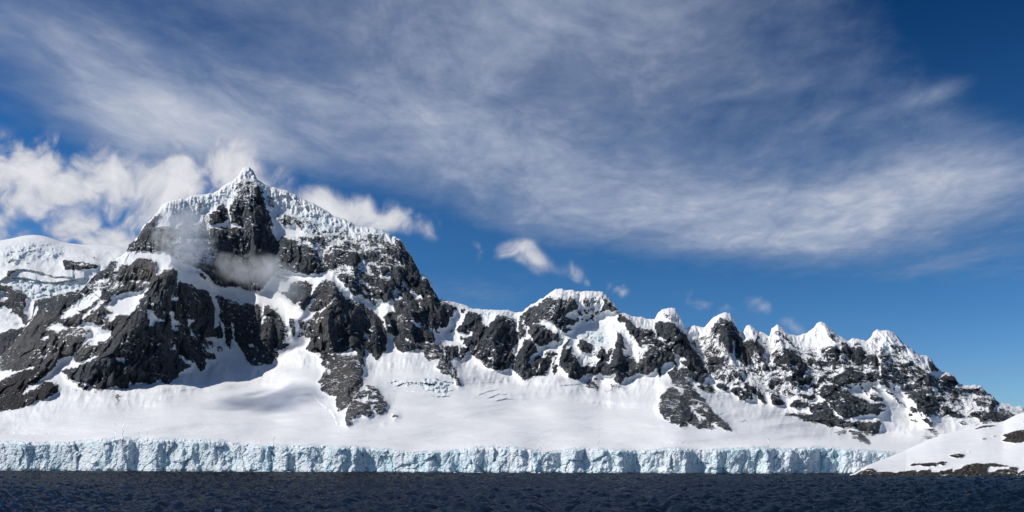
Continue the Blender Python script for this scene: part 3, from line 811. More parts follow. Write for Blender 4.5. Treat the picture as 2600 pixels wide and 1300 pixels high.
def mountain_material(name, rock_dark=(0.021, 0.026, 0.037), rock_mid=(0.074, 0.085, 0.103), rock_light=(0.22, 0.224, 0.230), scale=1.0, bias=0.0, snowfall=0.30):
    m, h, out = material(name)
    P = h.node('ShaderNodeTexCoord').outputs['Object']
    geo = h.node('ShaderNodeNewGeometry')
    nz = h.sep(geo.outputs['True Normal'])[2]
    ra = h.node('ShaderNodeAttribute', attribute_name='rock').outputs['Fac']
    ia = h.node('ShaderNodeAttribute', attribute_name='ice').outputs['Fac']
    Ps = h.v('MULTIPLY', P, (1.0, 1.0, 0.30))
    nf = h.noise(P, 0.055 * scale, 7, 0.62)                 # outcrop break-up
    ng = h.noise(Ps, 0.16 * scale, 5, 0.6)
    nl = h.noise(P, 0.006 * scale, 4, 0.55)                 # broad tone
    f = h.m('ADD', ra, h.m('MULTIPLY', h.m('SUBTRACT', nf, 0.5), 0.90))
    f = h.m('ADD', f, h.m('MULTIPLY', h.m('SUBTRACT', ng, 0.5), 0.65))
    f = h.m('ADD', f, h.m('MULTIPLY', h.m('SUBTRACT', h.noise(P, 0.34 * scale, 4, 0.6), 0.5), 0.85))
    f = h.m('SUBTRACT', f, h.m('MULTIPLY', h.step(nz, 0.80, 0.97), snowfall))
    f = h.m('ADD', f, bias)
    # thin snow caught on ledges and in cracks
    lx = h.v('ADD', h.v('MULTIPLY', P, (0.35, 0.35, 1.0)), h.v('MULTIPLY', h.noise(P, 0.02 * scale, 2, 0.5, col=True), (14 / scale, 14 / scale, 14 / scale)))
    lq = h.noise(h.v('ADD', lx, h.xyz(0.0, 0.0, h.m('MULTIPLY', h.sep(P)[0], 0.28))), 0.17 * scale, 4, 0.62)
    f = h.m('SUBTRACT', f, h.m('MULTIPLY', h.m('MULTIPLY', h.step(lq, 0.565, 0.65), h.step(h.noise(P, 0.009 * scale, 3, 0.6), 0.40, 0.62)), 0.85))
    rk = h.step(f, 0.47, 0.53)
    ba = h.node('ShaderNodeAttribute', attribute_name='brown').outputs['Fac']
    Pd = h.v('MULTIPLY_ADD', h.noise(P, 0.08 * scale, 3, 0.6, col=True), (9 / scale, 9 / scale, 9 / scale), P)
    blk = h.sep(h.voro(h.v('MULTIPLY', Pd, (1.0, 1.0, 0.55)), 0.17 * scale, 'F1', 1.0, 'Color'))[0]
    t1 = h.m('MULTIPLY', h.m('SUBTRACT', nl, 0.5), 0.55)
    t2 = h.m('MULTIPLY', h.m('SUBTRACT', h.noise(Ps, 0.14 * scale, 8, 0.72), 0.5), 1.15)
    t3 = h.m('MULTIPLY', h.m('SUBTRACT', blk, 0.5), 0.22)
    tone = h.m('ADD', h.m('ADD', t1, t2), h.m('ADD', t3, 0.54))
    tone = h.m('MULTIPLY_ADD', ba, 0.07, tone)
    rc = h.ramp(tone, [(0.34, rock_dark), (0.54, rock_mid), (0.80, rock_light)])
    warm = h.step(h.noise(P, 0.011 * scale, 3, 0.5), 0.52, 0.68)
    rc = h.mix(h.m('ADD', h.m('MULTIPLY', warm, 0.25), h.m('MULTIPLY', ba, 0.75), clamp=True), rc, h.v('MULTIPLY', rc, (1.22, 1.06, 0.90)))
    sc = h.mix(h.step(h.noise(P, 0.02 * scale, 4, 0.6), 0.3, 0.7), (0.87, 0.88, 0.89, 1), (0.93, 0.93, 0.925, 1))
    sc = h.mix(h.m('MULTIPLY', ia, h.step(h.noise(P, 0.045 * scale, 5, 0.6), 0.25, 0.75)), sc, (0.50, 0.72, 0.83, 1))
    col = h.mix(rk, sc, rc)
    bs = h.node('ShaderNodeBsdfPrincipled')
    h.l.new(col, bs.inputs['Base Color'])
    h.put(bs.inputs['Roughness'], h.m('MULTIPLY_ADD', rk, 0.15, 0.68))
    bs.inputs['Specular IOR Level'].default_value = 0.25
    bh = h.m('ADD', h.m('MULTIPLY', h.noise(Ps, 0.13 * scale, 8, 0.66), 4.0), h.m('MULTIPLY', h.noise(P, 0.55 * scale, 4, 0.6), 1.0))
    b1 = h.node('ShaderNodeBump'); b1.inputs['Strength'].default_value = 1.0; b1.inputs['Distance'].default_value = 5.0 / scale
    h.l.new(h.m('MULTIPLY', bh, h.m('MULTIPLY_ADD', rk, 0.96, 0.04)), b1.inputs['Height'])
    h.l.new(b1.outputs[0], bs.inputs['Normal'])
    h.l.new(bs.outputs[0], out.inputs['Surface'])
    return m

M_mount = mountain_material('rock_and_snow')
M_scree = mountain_material('scree', (0.030, 0.029, 0.031), (0.044, 0.042, 0.043), (0.066, 0.061, 0.06), 1.6, 0.06, 0.0)
M_near = mountain_material('shore_rock', (0.030, 0.027, 0.025), (0.075, 0.066, 0.058), (0.17, 0.145, 0.12), 5.0)

def ice_material():
    m, h, out = material('glacier_ice')
    P = h.node('ShaderNodeTexCoord').outputs['Object']
    blueness = h.node('ShaderNodeAttribute', attribute_name='ice').outputs['Fac']
    n1 = h.noise(P, 0.035, 5, 0.6); n2 = h.noise(P, 0.22, 6, 0.65); n3 = h.noise(h.v('MULTIPLY', P, (1, 1, 0.3)), 0.10, 4, 0.6)
    c = h.ramp(h.m('ADD', h.m('MULTIPLY', n1, 0.6), h.m('MULTIPLY', n3, 0.4)), [(0.34, (0.60, 0.77, 0.83)), (0.44, (0.80, 0.88, 0.90)), (0.56, (0.90, 0.92, 0.93))])
    c = h.mix(h.m('MULTIPLY', blueness, 0.85), c, (0.30, 0.60, 0.72, 1))  # turquoise tint, stronger in hollows and along cracks
    c = h.mix(h.step(n2, 0.60, 0.72), c, (0.90, 0.92, 0.93, 1))
    bs = h.node('ShaderNodeBsdfPrincipled'); h.l.new(c, bs.inputs['Base Color'])
    bs.inputs['Roughness'].default_value = 0.55; bs.inputs['Specular IOR Level'].default_value = 0.35
    b1 = h.node('ShaderNodeBump'); b1.inputs['Strength'].default_value = 0.9; b1.inputs['Distance'].default_value = 0.8
    h.l.new(h.m('ADD', h.m('MULTIPLY', h.noise(P, 0.30, 7, 0.65), 2.5), h.m('MULTIPLY', h.voro(P, 0.22, 'DISTANCE_TO_EDGE'), 0.8)), b1.inputs['Height'])
    h.l.new(b1.outputs[0], bs.inputs['Normal']); h.l.new(bs.outputs[0], out.inputs['Surface'])
    return m
M_ice = ice_material()

# ------------------------------------------------------------------ lines of the land (bearing, height above the horizon) and their distances
SKYLINE = [(-300,1010),(-150,980),(0,904),(15,892),(42,858),(67,828),(71,819),(82,810),(85,800),(95,768),(115,757),(140,756),(165,748),(190,748),(202,741),(217,723),(233,704),(255,687),(270,680),(276,667),(288,660),(300,655),(320,640),(323,630),(326,620),(347,605),(361,577),(382,560),(401,536),(412,519),(437,508),(461,504),(471,507),(483,499),(500,495),(517,493),(542,490),(555,482),(572,468),(592,459),(605,446),(610,437),(617,427),(626,423),(634,424),(643,432),(648,443),(652,453),(673,468),(690,475),(709,479),(732,485),(771,506),(802,520),(825,532),(848,549),(872,555),(895,565),(904,575),(926,578),(949,577),(973,586),(989,593),(992,601),(1012,603),(1022,613),(1031,627),(1039,641),(1051,656),(1057,675),(1069,692),(1081,701),(1097,718),(1101,737),(1109,748),(1114,759),(1131,763),(1149,766),(1179,775),(1202,784),(1233,786),(1287,787),(1311,793),(1326,793),(1345,777),(1367,763),(1389,749),(1412,734),(1426,733),(1431,736),(1454,737),(1459,740),(1482,739),(1510,739),(1530,742),(1547,755),(1560,771),(1573,789),(1606,804),(1629,805),(1642,809),(1662,810),(1670,796),(1684,784),(1715,782),(1718,790),(1729,807),(1737,830),(1746,832),(1761,827),(1788,831),(1802,816),(1816,803),(1841,793),(1855,797),(1862,808),(1867,822),(1876,842),(1886,842),(1895,828),(1903,824),(1914,831),(1926,844),(1939,844),(1954,855),(1959,835),(1973,822),(1989,836),(2002,848),(2023,852),(2049,845),(2068,831),(2075,820),(2085,817),(2094,821),(2117,842),(2124,848),(2142,858),(2152,865),(2167,859),(2189,862),(2200,867),(2212,855),(2217,842),(2228,837),(2237,840),(2249,837),(2265,842),(2279,853),(2290,866),(2307,881),(2337,901),(2354,903),(2365,912),(2374,927),(2388,940),(2400,947),(2411,947),(2424,958),(2436,974),(2452,979),(2476,977),(2490,981),(2504,992),(2520,1005),(2534,1019),(2539,1023),(2560,1025),(2577,1033),(2588,1030),(2600,1036),(2700,1052),(2900,1075)]
CLIFFTOP = [(-300,1121),(0,1120),(60,1121),(175,1123),(286,1112),(402,1112),(559,1118),(664,1130),(900,1132),(1040,1144),(1096,1146),(1214,1135),(1302,1133),(1382,1146),(1445,1138),(1511,1139),(1634,1144),(1714,1133),(1763,1138),(1889,1134),(2014,1138),(2077,1136),(2154,1138),(2207,1143),(2273,1147),(2400,1150),(2600,1152),(2900,1154)]
FOOT = [(-300,1070),(0,1046),(120,1014),(250,990),(330,990),(420,968),(520,930),(590,912),(680,925),(740,885),(800,893),(860,905),(950,900),(1010,890),(1060,885),(1130,905),(1200,930),(1260,948),(1330,962),(1400,948),(1460,962),(1530,985),(1590,972),(1660,965),(1720,975),(1790,1000),(1880,1018),(1970,1045),(2060,1082),(2150,1102),(2230,1116),(2300,1105),(2360,1100),(2430,1098),(2600,1080),(2900,1090)]
WATER = [(-300,1194.0),(0,1194.6),(450,1196.6),(900,1198.7),(1300,1200.6),(1800,1202.2),(2170,1202.8),(2900,1203.6)]
f_sky, f_top, f_foot, f_wat = map(curve, (SKYLINE, CLIFFTOP, FOOT, WATER))
D_foot = curve([(-300,1560),(0,1640),(250,1760),(420,1900),(520,2120),(600,2200),(700,2180),(800,2080),(900,2050),(1000,2080),(1130,2060),(1260,1980),(1450,1900),(1600,1850),(1720,1800),(1880,1740),(2060,1640),(2230,1580),(2400,1600),(2600,1580),(2900,1560)])
D_sky = curve([(-300,2150),(0,2200),(200,2280),(320,2400),(400,2500),(480,2590),(620,2690),(760,2650),(900,2560),(1010,2460),(1100,2360),(1200,2290),(1320,2240),(1440,2200),(1560,2150),(1700,2080),(1840,2030),(2000,1980),(2120,1940),(2280,1900),(2420,1850),(2600,1800),(2900,1740)])

# crests standing out towards the viewer: points along the crest, how far it stands out, half-width left, half-width right
RIBS = [
    ([(432,620),(432,690),(418,740),(385,790),(345,840),(300,885),(255,925)], 230, 300, 125),
    ([(325,655),(290,700),(230,760),(150,830),(60,900)], 50, 90, 120),
    ([(205,925),(300,930),(380,950),(450,970)], 30, 60, 60),
    ([(850,690),(848,745),(838,800),(833,850),(838,895)], 110, 90, 100),
    ([(905,900),(893,940),(885,985),(870,1040)], 75, 55, 55),
    ([(955,975),(935,1015),(910,1050),(885,1085)], 48, 45, 60),
    ([(1060,872),(1100,880),(1125,905),(1145,945),(1168,985)], 42, 60, 30),
    ([(968,700),(985,760),(990,820),(960,880)], 46, 45, 50),
    ([(1035,770),(1045,830),(1040,890)], 45, 40, 42),
    ([(905,620),(900,680),(905,720)], 40, 40, 60),
    ([(618,440),(628,500),(640,580),(650,650)], 45, 70, 60),
    ([(440,510),(432,560),(420,620)], 60, 90, 70),
    ([(535,700),(530,760),(525,830),(520,900)], 40, 50, 40),
    ([(660,745),(668,830),(665,900)], 40, 60, 55),
    ([(590,740),(592,800),(585,870)], 26, 36, 30),
    ([(470,720),(478,800),(480,900),(470,960)], 30, 40, 35),
    ([(790,640),(792,690)], 35, 60, 30),
    ([(1262,795),(1255,860),(1262,930)], 55, 60, 55),
    ([(1340,860),(1325,905),(1335,960)], 40, 40, 45),
    ([(1430,745),(1400,800),(1380,850)], 40, 60, 70),
    ([(1445,885),(1430,920),(1455,960)], 38, 38, 50),
    ([(1520,870),(1520,920)], 24, 30, 30),
    ([(1568,850),(1572,910),(1560,970)], 44, 40, 42),
    ([(1580,790),(1620,830),(1665,880),(1700,930),(1715,970)], 40, 60, 45),
    ([(1640,885),(1640,940)], 26, 36, 40),
    ([(1698,785),(1715,850),(1745,910),(1790,950)], 42, 40, 40),
    ([(1725,985),(1722,1030),(1735,1085)], 60, 62, 34),
    ([(1748,985),(1780,1030),(1830,1075),(1868,1100)], 55, 40, 42),
    ([(1842,795),(1846,850),(1855,910),(1880,960)], 40, 44, 36),
    ([(1905,828),(1920,880),(1960,960)], 26, 30, 30),
    ([(1974,825),(1985,880),(2010,950),(2030,990)], 38, 45, 42),
    ([(2086,820),(2110,870),(2150,930)], 34, 50, 40),
    ([(2135,1010),(2150,1060),(2190,1110)], 34, 80, 45),
    ([(2250,840),(2240,900),(2240,980)], 30, 40, 45),
    ([(2290,870),(2350,930),(2390,990)], 30, 60, 40),
    ([(2340,1040),(2370,1085),(2395,1110)], 30, 40, 25),
    ([(2520,1010),(2500,1060)], 24, 50, 50),
    # gullies and bowls (negative: set back)
    ([(575,660),(600,760),(640,880)], -60, 120, 120),
    ([(960,780),(975,850),(985,900)], -24, 20, 20),
    ([(1010,830),(1000,880)], -24, 20, 20),
    ([(1310,800),(1312,870),(1300,940)], -28, 26, 26),
    ([(1505,790),(1520,830)], -40, 90, 60),
    ([(1420,860),(1400,930)], -18, 24, 24),
    ([(1770,840),(1790,900),(1810,960)], -30, 40, 40),
    ([(1950,850),(1960,930)], -22, 24, 24),
    ([(2230,870),(2236,940)], -20, 14, 14),
    ([(2290,1000),(2310,1060),(2320,1100)], -18, 40, 40),
]
def rib_relief(u, v):
    rel = np.zeros(u.shape, np.float32)
    w1 = fbm(u / 46, v / 46, 3, 71) * 12; w2 = fbm(u / 15, v / 15, 2, 77) * 4
    uw = u + w1 + w2
    for pts, amp, wl, wr in RIBS:
        p = np.array(pts, float)
        W = max(wl, wr) * 1.15
        near = (u > p[:, 0].min() - W - 30) & (u < p[:, 0].max() + W + 30) & (v > p[:, 1].min() - W - 5) & (v < p[:, 1].max() + W + 5)
        cap = W / min(60.0, W)
        if not near.any(): continue
        uu, vv = uw[near], v[near]
        bd = np.full(uu.shape, 1e9); bs = np.zeros(uu.shape); bt = np.zeros(uu.shape); bn = np.zeros(uu.shape)
        ns = len(p) - 1
        for si, ((ax, ay), (bx, by)) in enumerate(zip(p[:-1], p[1:])):
            ex, ey = bx - ax, by - ay; L2 = ex * ex + ey * ey
            tr = ((uu - ax) * ex + (vv - ay) * ey) / L2; t = np.clip(tr, 0, 1)
            qx, qy = uu - (ax + t * ex), vv - (ay + t * ey)
            dd = np.hypot(qx, qy)
            if si == 0: past = np.maximum(0, -tr) * math.sqrt(L2)
            if si == ns - 1: past = np.maximum(past, np.maximum(0, tr - 1) * math.sqrt(L2))
            side = -(ex * (vv - ay) - ey * (uu - ax)) / math.sqrt(L2)            # + right of the crest (it runs downwards)
            if by < ay: side = -side
            c = dd < bd; bd = np.where(c, dd, bd); bs = np.where(c, np.sign(side), bs); bt = np.where(c, (si + t) / ns, bt); bn = np.where(c, side, bn)
        bs = np.where(past > 0, np.clip(bn / np.maximum(bd, 1e-3), -1, 1), bs)
        bd = np.sqrt(bd * bd + (cap * cap - 1) * past * past)
        w = wl + (wr - wl) * (bs + 1) * 0.5
        x = np.clip(1 - bd / w, 0, 1)
        prof = x * (0.75 + 0.25 * x)
        tap = (0.45 + 0.55 * np.clip(bt / 0.2, 0, 1)) * (0.30 + 0.70 * np.clip((1 - bt) / 0.35, 0, 1))
        rel[near] += (amp * prof * tap).astype(np.float32)
    return rel

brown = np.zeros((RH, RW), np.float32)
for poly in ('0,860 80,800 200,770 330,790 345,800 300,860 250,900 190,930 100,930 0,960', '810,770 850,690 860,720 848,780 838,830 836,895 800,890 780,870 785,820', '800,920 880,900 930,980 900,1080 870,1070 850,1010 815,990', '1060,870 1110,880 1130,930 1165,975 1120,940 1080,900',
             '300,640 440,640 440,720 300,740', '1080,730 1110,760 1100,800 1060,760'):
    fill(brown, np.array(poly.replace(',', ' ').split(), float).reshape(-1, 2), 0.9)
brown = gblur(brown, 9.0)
rkS = 0.62 * gblur(rock, 0.7) + 0.26 * gblur(rock, 4.0) + 0.06; rkM = gblur(rock, 6.0); rkL = gblur(rock, 20.0); icS = gblur(ice, 4.0)

NC, NR = 1640, 460
us = np.linspace(-210, 2790, NC); tt = np.linspace(0, 1, NR)
UU = np.repeat(us[None, :], NR, 0)
jag = fbm(us / 11.0, us * 0 + 3.3, 4, 5, 0.6) * 3.6 * (0.6 + sample(rkM, us, f_sky(us) + 8))
sk, tp, ft, wt_ = f_sky(us) + jag, f_top(us), f_foot(us), f_wat(us)
tp = tp + fbm(us / 16, us * 0 + 1.1, 3, 9) * 4.5 + 11.0 * cells((us + 9 * fbm(us / 40, us * 0, 2, 23)) / 24, us * 0 + 0.5, 19, 0.8)[0] * np.clip(0.55 + fbm(us / 90, us * 0 + 7.7, 2, 29), 0.1, 1.2)
sk = np.minimum(sk, tp - 12)
VV = tp[None, :] + (sk - tp)[None, :] * tt[:, None]
Dw = CAMH * FPX / (wt_ - HY)
Dc = Dw + 5.0
# smooth lie of the land on a coarse raster: cliff edge, gentle glacier, foot of the rock, crest
def smooth1(y, w):
    k = np.exp(-0.5 * (np.arange(-3 * w, 3 * w + 1) / w) ** 2); k /= k.sum()
    return np.convolve(np.pad(y, 3 * w, mode='edge'), k, 'valid')
cu = np.arange(U0, U1, 4.0); cvv = np.arange(V0, V1, 4.0)
c_sk = smooth1(f_sky(cu), 14); c_tp = smooth1(f_top(cu), 8); c_ft = smooth1(f_foot(cu), 8)
c_ft = np.minimum(np.maximum(c_ft, c_sk + 14), c_tp - 8)
c_Dc = CAMH * FPX / (f_wat(cu) - HY) + 5; c_Df, c_Ds = D_foot(cu), D_sky(cu)
c_gv = c_tp - 0.36 * (c_tp - c_ft); c_Dg = c_Dc + 0.42 * (c_Df - c_Dc)
CV = np.repeat(cvv[:, None], len(cu), 1)
_a = (c_tp - CV) / (c_tp - c_gv); _b = (c_gv - CV) / (c_gv - c_ft); _c = (c_ft - CV) / np.maximum(c_ft - c_sk, 14)
cD = np.where(CV > c_gv, c_Dc + (c_Dg - c_Dc) * _a, np.where(CV > c_ft, c_Dg + (c_Df - c_Dg) * _b, c_Df + (c_Ds - c_Df) * np.clip(_c, 0, 1.35) ** 0.92))
cD = gblur(cD.astype(np.float32), 2.0)
def sampleD(u, v):
    x = np.clip((u - U0) / 4.0, 0, len(cu) - 1.001); y = np.clip((v - V0) / 4.0, 0, len(cvv) - 1.001)
    xi = x.astype(int); yi = y.astype(int); fx = x - xi; fy = y - yi
    return (cD[yi, xi] * (1 - fx) + cD[yi, xi + 1] * fx) * (1 - fy) + (cD[yi + 1, xi] * (1 - fx) + cD[yi + 1, xi + 1] * fx) * fy
def cliff_depth(u, v, t):
    """distance of the ice face at bearing u, height v; t runs 0..1 from the water to the edge"""
    dw = CAMH * FPX / (f_wat(u) - HY); pm = dw / FPX
    big = 1.0 * fbm(u / 110, v / 500, 3, 301) + 0.55 * fbm(u / 40, v / 160, 3, 303)
    ca, ea = cells((u + 12 * fbm(u / 40, v / 40, 2, 311)) / 40, (v + 0.3 * u) / 60, 313, 2.6)
    cb, eb = cells((u + 0.5 * v + 6 * fbm(u / 16, v / 16, 2, 315)) / 13, (v - 0.3 * u) / 17, 317, 2.2)
    cc_, ec = cells((u + 0.2 * v + 2 * fbm(u / 6, v / 6, 2, 318)) / 5.2, v / 9, 319, 1.6)
    r = 58 * big + 12 * ca + 5.5 * cb + 3.0 * cc_ - 2.0 * np.exp(-eb * 14) - 3.5 * np.exp(-ea * 16) + 2.4 * fbm(u / 3.4, v / 3.4, 3, 325)
    foot_sl = np.clip(0.26 + 0.55 * fbm(u / 46, u * 0, 2, 327) - t, 0, 1)              # fallen ice at the foot
    lean = np.maximum(12 + 26 * fbm(u / 130, u * 0, 2, 321), 1.5)
    d = dw + pm * (10 + 5 * np.exp(-np.abs(t - 0.02) / 0.03) + lean * np.clip(t, 0, 1) ** 1.3 - 0.62 * r - 34 * foot_sl)
    return d, big, ea, eb
Dc = smooth1(cliff_depth(us, tp, np.ones_like(us))[0], 7)
D0 = sampleD(UU, VV).astype(np.float32)
w_ = np.clip((tp[None, :] - VV) / 14, 0, 1)
tps = smooth1(tp, 14)
w_ = np.clip((tps[None, :] - 2 - VV) / 16, 0, 1)
D0 = D0 * w_ + (Dc[None, :] + np.maximum(tps[None, :] + 3 - VV, 0) * 3.5) * (1 - w_)
# ragged outcrop edges
wu = fbm(UU / 24, VV / 24, 2, 31) * 2.5 + fbm(UU / 9, VV / 9, 4, 37, 0.65) * 4.2
wv = fbm(UU / 24, VV / 24, 2, 41) * 2.5 + fbm(UU / 9, VV / 9, 4, 47, 0.65) * 4.2
RK = sample(rkS, UU + wu, VV + wv); RM = sample(rkM, UU, VV); RL = sample(rkL, UU, VV); IC = sample(icS, UU, VV)
near_top = np.clip((VV - sk[None, :]) / 10, 0, 1)
rel = rib_relief(UU, VV)
rel += 22 * RL + 13 * RM + 4.5 * RK
tilt = np.interp(us, [-200, 0, 300, 480, 700, 900, 1050, 1200, 1400, 1600, 1800, 2100, 2700], [.55, .5, .4, .05, -.05, -.2, -.3, .25, .45, .15, -.25, -.35, -.45])[None]
flute = UU + tilt * (VV - 850) + 16 * fbm(UU / 80, VV / 80, 3, 99)
vert = np.clip(1 - (UU - 1950) / 150, 0.45, 1)
rel += RM * vert * (15.0 * ridged(flute / 54, VV / 190, 3, 101, 0.55) + 6.5 * ridged(flute / 21, VV / 70, 3, 111, 0.6) + 1.8 * ridged(flute / 8, VV / 22, 2, 119, 0.6) + 3.4 * fbm(UU / 8, VV / 8, 3, 121))
fa, fe = cells((flute + 6 * fbm(UU / 30, VV / 30, 2, 123)) / 24, (VV + 0.4 * UU) / 30, 125, 2.0)
rel += RM * 9.5 * fa
# rime and fluted snow high on the mountains
hi = np.clip(1 - (VV - sk[None, :]) / 90, 0, 1) * (1 - np.clip(RM * 1.4, 0, 1)) * np.clip((VV - sk[None, :]) / 5, 0, 1)
rime = hi * np.clip(1.2 - np.abs(UU - 680) / 330, 0, 1)
rc1, _ = cells((UU + 5 * fbm(UU / 20, VV / 20, 2, 127)) / 13, VV / 17, 129, 1.8); rc2, _ = cells(UU / 5.5, VV / 7, 133, 1.6)
rel += rime * (13 * rc1 + 5.5 * rc2 + 6 * fbm(UU / 9, VV / 22, 3, 135))
rel += hi * (7.5 * ridged(flute / 14, VV / 70, 3, 137, 0.6) + 3.5 * fbm(UU / 7, VV / 9, 3, 139))
# level ledges of the layered range on the right
Z0 = CAMH + (HY - VV) / FPX * D0
lay = np.clip((UU - 1930) / 120, 0, 1)
ph = (Z0 + 10 * fbm(UU / 120, VV / 60, 3, 131) + 0.03 * (UU - 2200)) / 30.0
rel += lay * RL * 11.0 * ((ph % 1.0) ** 0.7 - 0.5)
# snow: broad rolls and drifts, stronger where the surface lies flat
dDv = np.abs(np.gradient(D0, axis=0) / np.maximum(np.abs(np.gradient(VV, axis=0)), 0.05))
dDv = np.clip(gblur(dDv.astype(np.float32), 3), 0, 12)
snow = 1 - np.clip(RM * 1.6, 0, 1)
rel += snow * dDv * (9.0 * fbm(UU / 230, VV / 42, 2, 141) + 1.3 * fbm(UU / 80 + VV / 60, VV / 14, 2, 151) + 0.35 * fbm(UU / 30, VV / 3.6, 3, 153))
# snow fans and avalanche cones below the rock
fan = snow * np.clip(1 - np.abs(VV - (ft[None, :] + 14)) / 60, 0, 1)
rel += fan * (16 * ridged(UU / 70, VV / 120, 3, 155) + 6 * fbm((UU + 0.3 * VV) / 16, VV / 60, 3, 157))
# hanging ice is broken into blocks
cl, ce = cells(UU / 11, VV / 8, 161, 1.6); cl2, ce2 = cells(UU / 4.6, VV / 4, 163, 1.4)
rel += np.clip(IC * 1.6, 0, 1) * (7 * cl + 3.0 * cl2)
rel += np.clip(IC * 1.6, 0, 1) * np.clip((VV - ft[None, :]) / 20 + 1, 0, 1) * dDv * (2.6 * cl + 1.0 * cl2)
rel *= np.clip((tps[None, :] - 3 - VV) / 10, 0, 1)
# crevasses and ice walls on the glacier: (points, height of the step)
STEPS = [([(1008,980),(1030,972),(1070,972),(1098,975)], 26), ([(985,976),(1005,968),(1035,967)], 16), ([(1075,968),(1105,985),(1135,985)], 18), ([(1080,1002),(1112,1008),(1140,1006)], 14),
         ([(1088,990),(1120,996),(1150,992)], 16), ([(1030,992),(1060,994)], 12), ([(1100,960),(1125,968),(1150,972)], 16), ([(1215,1003),(1240,994),(1262,990)], 14), ([(1243,1010),(1270,1000),(1285,1002)], 14), ([(1262,1018),(1285,1012),(1296,1014)], 14),
         ([(843,1048),(850,1060),(856,1078)], 30), ([(800,1006),(806,1018),(820,1030),(838,1042)], 12), ([(1420,980),(1440,978),(1470,976)], 8),
         ([(1800,1050),(1830,1052),(1842,1048)], 9), ([(1880,1072),(1895,1066)], 10), ([(60,688),(85,684),(120,700),(140,702)], 0)]
for pts, amp in STEPS:
    p = np.array(pts, float)
    near = (UU > p[:, 0].min() - 8) & (UU < p[:, 0].max() + 8) & (VV > p[:, 1].min() - 14) & (VV < p[:, 1].max() + 14)
    uu, vv = UU[near], VV[near]
    line = np.interp(uu, p[:, 0], p[:, 1]) + fbm(uu / 8, vv * 0, 2, 171) * 1.6
    ends = np.clip((uu - p[0, 0] + 8) / 12, 0, 1) * np.clip((p[-1, 0] + 8 - uu) / 12, 0, 1)
    dv = vv - line
    amp = amp * 0.42
    rel[near] += amp * ends * np.where(dv < 0, np.exp(dv / 7), 0) * 1.0 - amp * 0.55 * ends * np.where(dv >= 0, np.exp(-dv / 3.0), 0)
    IC[near] = np.maximum(IC[near], 0.40 * ends * np.exp(-(dv / 2.2) ** 2))
DD = D0 - rel
# rounded snow crest along the skyline
DD += (1 - RM) * 26 * np.exp(-(VV - sk[None, :]) / 5.0)
pts = world_pt(UU, VV, DD)
# far side of the ridge
top = pts[-1]; back = []
for dd, dz in ((25, -6), (90, -60), (320, -300), (700, -1400)):
    q = top.copy(); k = (top[:, 1] + dd) / top[:, 1]
    q[:, 0] *= k; q[:, 1] += dd; q[:, 2] = np.maximum(top[:, 2] + dz, -4); back.append(q)
verts = np.concatenate([pts.reshape(-1, 3)] + back)
NRT = NR + len(back)
faces = grid_faces(NRT, NC)
z1 = np.zeros(NC * len(back))
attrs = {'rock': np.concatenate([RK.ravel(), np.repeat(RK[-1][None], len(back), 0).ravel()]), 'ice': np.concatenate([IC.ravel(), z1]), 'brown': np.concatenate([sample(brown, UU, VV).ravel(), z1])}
# which face belongs to which landform
lab = np.zeros((RH, RW), np.int32)
xs, ys = np.meshgrid(np.arange(U0, U1) + .5, np.arange(V0, V1) + .5)
bF = f_foot(xs[0])[None, :] - 3
b1 = np.interp(ys[:, 0], [400, 757, 800, 870, 930], [1113, 1113, 1118, 1122, 1130])[:, None]
b2 = np.interp(ys[:, 0], [400, 809, 850, 930, 975, 1000], [1645, 1645, 1668, 1690, 1700, 1705])[:, None]
lab[:] = np.where(ys > bF, 0, np.where(xs < b1, 1, np.where(xs < b2, 2, 3)))
T = lambda tx, ty, s: [(tx + a * S, ty + b * S) for a, b in np.array(s.replace(',', ' ').split(), float).reshape(-1, 2)]
fill(lab, T(740, 900, '430,60 500,-30 640,-40 900,20 1010,0 1210,-30 1240,180 1210,480 1330,490 1450,600 1560,710 1600,960 1300,1050 1080,1060 980,1170 900,1190 850,1050 740,950 700,840 730,700 440,560 430,440 540,230'), 4)
fill(lab, T(1600, 930, '450,640 490,500 560,390 640,310 720,320 1000,340 1160,460 1270,600 1380,710 1510,840 1600,920 1690,1020 1730,1095 1640,1085 1400,1040 1340,1060 1060,1030 900,1010 780,1010 620,930 510,810 470,740'), 5)
fill(lab, T(1000, 760, '280,805 340,730 440,700 600,710 720,740 780,780 810,860 890,950 930,1030 1020,1120 1065,1230 1100,1460 1020,1440 900,1245 750,1230 660,1130 720,1000 540,1030 480,920 490,850 350,800'), 6)
fill(lab, T(0, 940, '-1400,1100 -1400,300 -200,230 0,190 140,100 400,-10 840,-20 720,110 860,185 985,210 950,380 880,400 720,490 620,490 500,580 420,610 200,660 0,685'), 7)
fc = np.clip(((faces[:, 0] // NC)), 0, NR - 2); cc = faces[:, 0] % NC
fu, fv = UU[fc, cc], VV[fc, cc]
fl = lab[np.clip((fv - V0).astype(int), 0, RH - 1), np.clip((fu - U0).astype(int), 0, RW - 1)]
fl = np.where(faces[:, 0] // NC >= NR - 1, np.where(fu < 1113, 1, np.where(fu < 1645, 2, 3)), fl)
